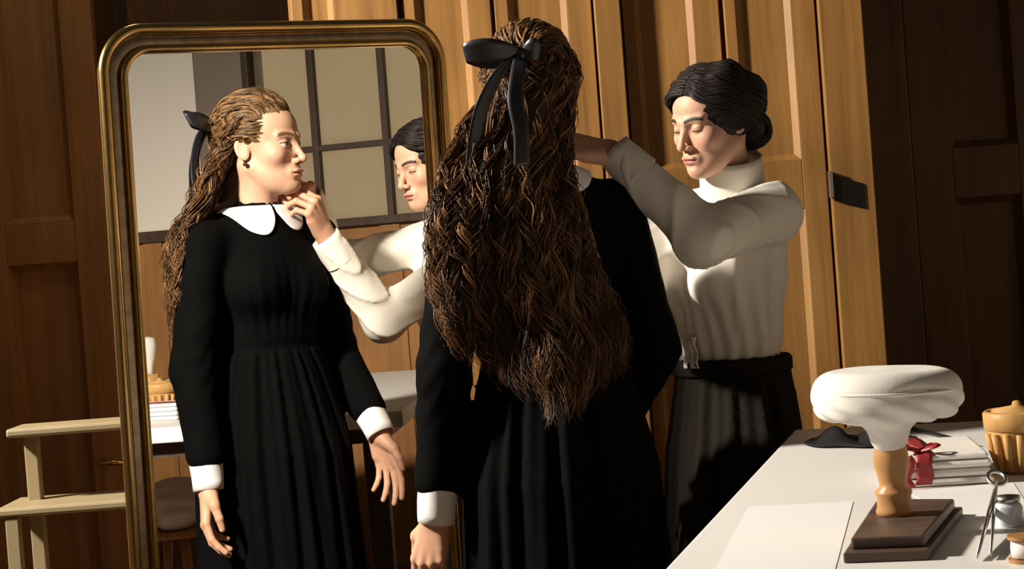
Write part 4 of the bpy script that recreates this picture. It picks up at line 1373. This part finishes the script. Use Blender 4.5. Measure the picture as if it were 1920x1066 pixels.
def blouse2(P):
    d = torso2(P)
    d = np.maximum(d, 0.985 - P[:, 2])
    for s_, e_, w_, kk in ((SL2, EL2, WL2, 1), (SR2, ER2, WR2, 2)):
        ax_ = nrm(w_ - e_)
        up_ = cone(P, s_, e_, 0.056, 0.051); lo_ = cone(P, e_, w_ - ax_ * 0.03, 0.051, 0.038)
        arm = smin(up_, lo_, 0.025)
        t_ = (P - A(*e_)) @ A(*ax_)
        pr = nrm(np.cross(ax_, (0.2, 0.3, 0.9)))
        s1 = (P - A(*e_)) @ A(*pr)
        arm = arm - 0.0065 * (1 - np.abs(np.sin(s1 * 42 + t_ * 26 + 2.2 * fbm(P, 14, kk)))) ** 2 - 0.0030 * fbm(P, 26, 4 + kk)
        d = smin(d, arm, 0.03)
    d = smax(d, -cone(P, NECK2 + np.array([0, 0, 0.012]), H2 - HB2 @ np.array([0, -0.03, 0.12]), 0.052, 0.056), 0.006)
    return d


V, Fq = surface(blouse2, (0.0, 3.36, 0.97), (0.72, 4.14, 1.47), 0.0055)
link('blouse', np_mesh('blouse', V, Fq), 'blouse', w2)


def skirt2(P):
    q = (P - A(*C2)) @ B2.astype(np.float32)
    z = q[:, 2]; th = np.arctan2(q[:, 0], q[:, 1])
    s = np.clip((1.02 - z) / 1.0, 0, 1)
    rx = 0.124 + 0.030 * np.clip(s * 5, 0, 1) + 0.10 * s ** 1.3; ry = 0.106 + 0.022 * np.clip(s * 5, 0, 1) + 0.10 * s ** 1.3
    e = np.sqrt((q[:, 0] / rx) ** 2 + ((q[:, 1] - 0.005) / ry) ** 2)
    d = (e - 1) * ry - (0.002 + 0.010 * s) * np.sin(th * 15 + np.sin(th * 4)) - 0.003 * np.sin(th * 27 + z * 4)
    # pressed flat against the table
    pl = (P - A(*TC)) @ A(*TA) + 0.008
    d = smax(d, pl, 0.02)
    return np.maximum(d, np.maximum(z - 1.02, 0.02 - z))


V, Fq = surface(skirt2, (0.05, 3.45, 0.0), (0.75, 4.25, 1.04), 0.0068)
link('skirt', np_mesh('skirt', V, Fq), 'skirt', w2)
# waistband
P = np.zeros((48, 4, 3))
for i in range(48):
    a = 2 * math.pi * i / 48
    for j, (dr_, z_) in enumerate(((0.002, 0.985), (0.006, 0.99), (0.006, 1.012), (0.001, 1.018))):
        P[i, j] = b2((0.131 + dr_) * math.sin(a), (0.112 + dr_) * math.cos(a) + 0.006, z_)
MB().grid(P, True).build('waistband', 'skirt', w2, smooth=True, solid=0.003)

parts = [make_head(H2, HB2, NECK2, (0.42, 0.10, 0.09), (0.02, 0.012, 0.010), 0.85, HS2)]
# left hand reaching to the neck of the other woman, fingers bent downwards
hd2 = nrm(atY(1092, 272, 3.50) - WL2)
hd2 = nrm(hd2 + np.array([0.0, 0.05, -0.04]))
pinch = [(0.45, 0.55, 0.25), (0.55, 0.60, 0.30), (0.65, 0.70, 0.35), (0.75, 0.75, 0.40)]
th_p = [(0.050, 0.040, -0.022), (0.082, 0.034, -0.040), (0.108, 0.026, -0.050)]
parts.append(make_hand(WL2 + hd2 * 0.01, hd2, (-0.15, -0.60, 0.75), -1, pinch, th_p, EL2, 0.97))
hd3 = nrm(via_mirror(588, 386, 4.33) - WR2)
parts.append(make_hand(WR2 + hd3 * 0.015, hd3, (-0.35, 0.75, 0.45), 1, [(0.85, 0.75, 0.35), (0.95, 0.80, 0.35), (1.0, 0.85, 0.4), (1.1, 0.9, 0.4)], [(0.052, 0.038, -0.024), (0.080, 0.026, -0.044), (0.100, 0.012, -0.056)], ER2, 0.97))


def under2(P):
    d = cone(P, NECK2 - np.array([0, 0, 0.03]), b2(0, 0, 1.0), 0.045, 0.07)
    for s_, e_, w_ in ((SL2, EL2, WL2), (SR2, ER2, WR2)):
        d = smin(d, cone(P, NECK2 - np.array([0, 0, 0.06]), s_, 0.03, 0.034), 0.03)
        d = smin(d, smin(cone(P, s_, e_, 0.036, 0.032), cone(P, e_, w_, 0.031, 0.021), 0.01), 0.03)
    for sx_ in (-0.055, 0.055):
        hip = b2(sx_, 0, 0.86)
        d = smin(d, cone(P, b2(0, 0, 1.0), hip, 0.07, 0.06), 0.03)
        d = smin(d, smin(cone(P, hip, b2(sx_, 0.01, 0.45), 0.06, 0.043), cone(P, b2(sx_, 0.01, 0.45), b2(sx_, 0, 0.08), 0.043, 0.032), 0.02), 0.02)
        d = smin(d, cone(P, b2(sx_, -0.02, 0.035), b2(sx_, 0.12, 0.028), 0.034, 0.026), 0.02)
    return d


V, Fq = surface(under2, (0.0, 3.36, -0.01), (0.75, 4.2, 1.40), 0.011)
parts.append((V, Fq, SKIN))
V, Fq, T = join_vf(parts)
link('body', np_mesh('body', V, Fq, T), 'skin', w2)

# high collar: a tall band with a turned-down fold
ca = NECK2 + np.array([0.002, 0.0, 0.002]); cb = H2 + HB2 @ np.array([0, 0.028, -0.090])
ax2 = nrm(cb - ca)
ring_tube(ca - ax2 * 0.012, cb, 0.066, 0.061, 0.004, n=48, rows=8, wob=0.0008).build('collar_band', 'blouse', w2, smooth=True)
ring_tube(ca + ax2 * 0.008, cb + ax2 * 0.004, 0.071, 0.0645, 0.003, n=48, rows=8, wob=0.0012).build('collar_fold', 'blouse', w2, smooth=True)
for e_, w_, hd in ((EL2, WL2, hd2), (ER2, WR2, hd3)):
    ax_ = nrm(w_ - e_)
    ring_tube(w_ - ax_ * 0.060, w_ + ax_ * 0.012, 0.0425, 0.036, 0.004, wob=0.001).build('cuff', 'blouse', w2, smooth=True)
# white handkerchief tucked into the waist
hk = b2(-0.015, 0.116, 1.035)
P = np.zeros((14, 8, 3))
for i in range(14):
    for j in range(8):
        t, u = i / 13, j / 7 - 0.5
        P[i, j] = hk + R2 * (u * (0.03 + 0.02 * t) + 0.004 * math.sin(9 * t)) + F2 * (0.008 + 0.006 * math.sin(u * 14 + t * 3)) + np.array([0, 0, 0.035 - 0.065 * t])
MB().grid(P).build('handkerchief', 'linen', w2, smooth=True, solid=0.002)

# --- short dark wavy hair
HC2 = np.array([0, 0.020, 0.034]) * HS2; HR2 = np.array([0.092, 0.109, 0.091]) * HS2


def cap2(P):
    q = (P - A(*H2)) @ HB2.astype(np.float32) / HS2
    X = np.abs(q[:, 0]); S = np.stack([X, q[:, 1], q[:, 2]], 1)
    d = ell(q, (0, 0.020, 0.034), (0.089, 0.106, 0.088))
    d = smin(d, ell(S, (0.050, 0.020, 0.010), (0.036, 0.055, 0.052)), 0.03)
    d = smin(d, ell(q, (0, 0.092, -0.045), (0.055, 0.042, 0.050)), 0.03)
    d = smax(d, -ell(q, (0, -0.112, -0.045), (0.066, 0.072, 0.098)), 0.008)
    d = smax(d, -ell(S, (0.062, -0.066, -0.066), (0.045, 0.058, 0.062)), 0.008)
    d = smax(d, -ell(S, (0.088, -0.010, -0.062), (0.034, 0.040, 0.034)), 0.008)
    d = smax(d, -(q[:, 2] + 0.10), 0.01)
    th = np.arctan2(q[:, 2] - 0.03, q[:, 1] - 0.02)
    return d * HS2 - 0.0007 * np.sin(th * 30 + X * 160 + 3 * fbm(q, 30, 1))


V, Fq = surface(cap2, H2 - 0.17, H2 + 0.17, 0.003)
h2 = link('hair', np_mesh('hair', V, Fq, np.tile((0.012, 0.008, 0.008), (len(V), 1))), 'dark_hair', w2)
h2['label'] = 'short dark wavy hair gathered at the nape'


def scalp2(d, k=1.0): return scalp(d, k, HB2, H2, HC2, HR2)


L, S = 520, 40
sd = np.where(rng.random(L) < 0.5, -1.0, 1.0)
pt = rng.random(L)                                      # along the parting: front to crown
elp = 0.50 + pt * 1.05
d0 = np.stack([sd * 0.02 + 0.10 * (1 - pt), -np.cos(elp), np.sin(elp)], 1)
low = rng.uniform(-0.55, 0.35, L)
dmid = np.stack([sd * (0.98 - 0.15 * pt), -0.88 + 0.95 * pt + 0.30 * rng.random(L), 0.26 + 0.45 * pt + 0.25 * low], 1)
d1_ = np.stack([sd * 0.28 * rng.random(L), np.full(L, 0.85), -0.62 + 0.22 * rng.normal(0, 0.5, L)], 1)
d0, dmid, d1_ = (q / np.linalg.norm(q, axis=1, keepdims=True) for q in (d0, dmid, d1_))
tt = np.linspace(0, 1, S)[None, :, None]
D = (1 - tt) ** 2 * d0[:, None] + 2 * tt * (1 - tt) * dmid[:, None] * 1.15 + tt ** 2 * d1_[:, None]
P = scalp2(D, 1.01 + 0.10 * np.sin(np.pi * tt) + rng.uniform(-0.02, 0.03, (L, 1, 1)))
w_ = 4 * pt[:, None] + rng.normal(0, 0.5, (L, 1)) + np.linspace(0, 1, S)[None] * 13
am = 0.0060 * np.sin(np.pi * np.linspace(0, 1, S))[None]
P[:, :, 0] += am * np.cos(w_); P[:, :, 2] += am * np.sin(w_)
R = 0.0030 * (0.7 + 0.6 * rng.random((L, 1))) * np.ones((L, S))
link('side_hair', locks_mesh('side_hair', P, R, hair_tints(L, (0.008, 0.006, 0.006), (0.024, 0.016, 0.015)), 4), 'dark_hair', w2)
# rolled hair at the nape
L, S = 130, 36
c0 = np.array([0, 0.105, -0.045])
a0 = rng.uniform(0, 2 * math.pi, (L, 1)); xx = rng.uniform(-1, 1, (L, 1))
t = np.linspace(0, 1, S)[None]
ang = a0 + t * 4.2 * np.where(rng.random((L, 1)) < 0.5, 1, -1)
rr = 0.036 * np.sqrt(np.clip(1 - (xx * 0.9) ** 2, 0.05, 1)) * rng.uniform(0.8, 1.1, (L, 1))
q = np.stack([c0[0] + 0.050 * (xx + 0.25 * (t - 0.5)), c0[1] + rr * np.cos(ang), c0[2] + rr * 1.25 * np.sin(ang)], -1)
P = H2 + (q * HS2) @ HB2.T
R = 0.0032 * (0.7 + 0.6 * rng.random((L, 1))) * np.ones((L, S))
link('rolled_hair', locks_mesh('rolled_hair', P, R, hair_tints(L, (0.010, 0.007, 0.007), (0.022, 0.014, 0.013)), 4), 'dark_hair', w2)
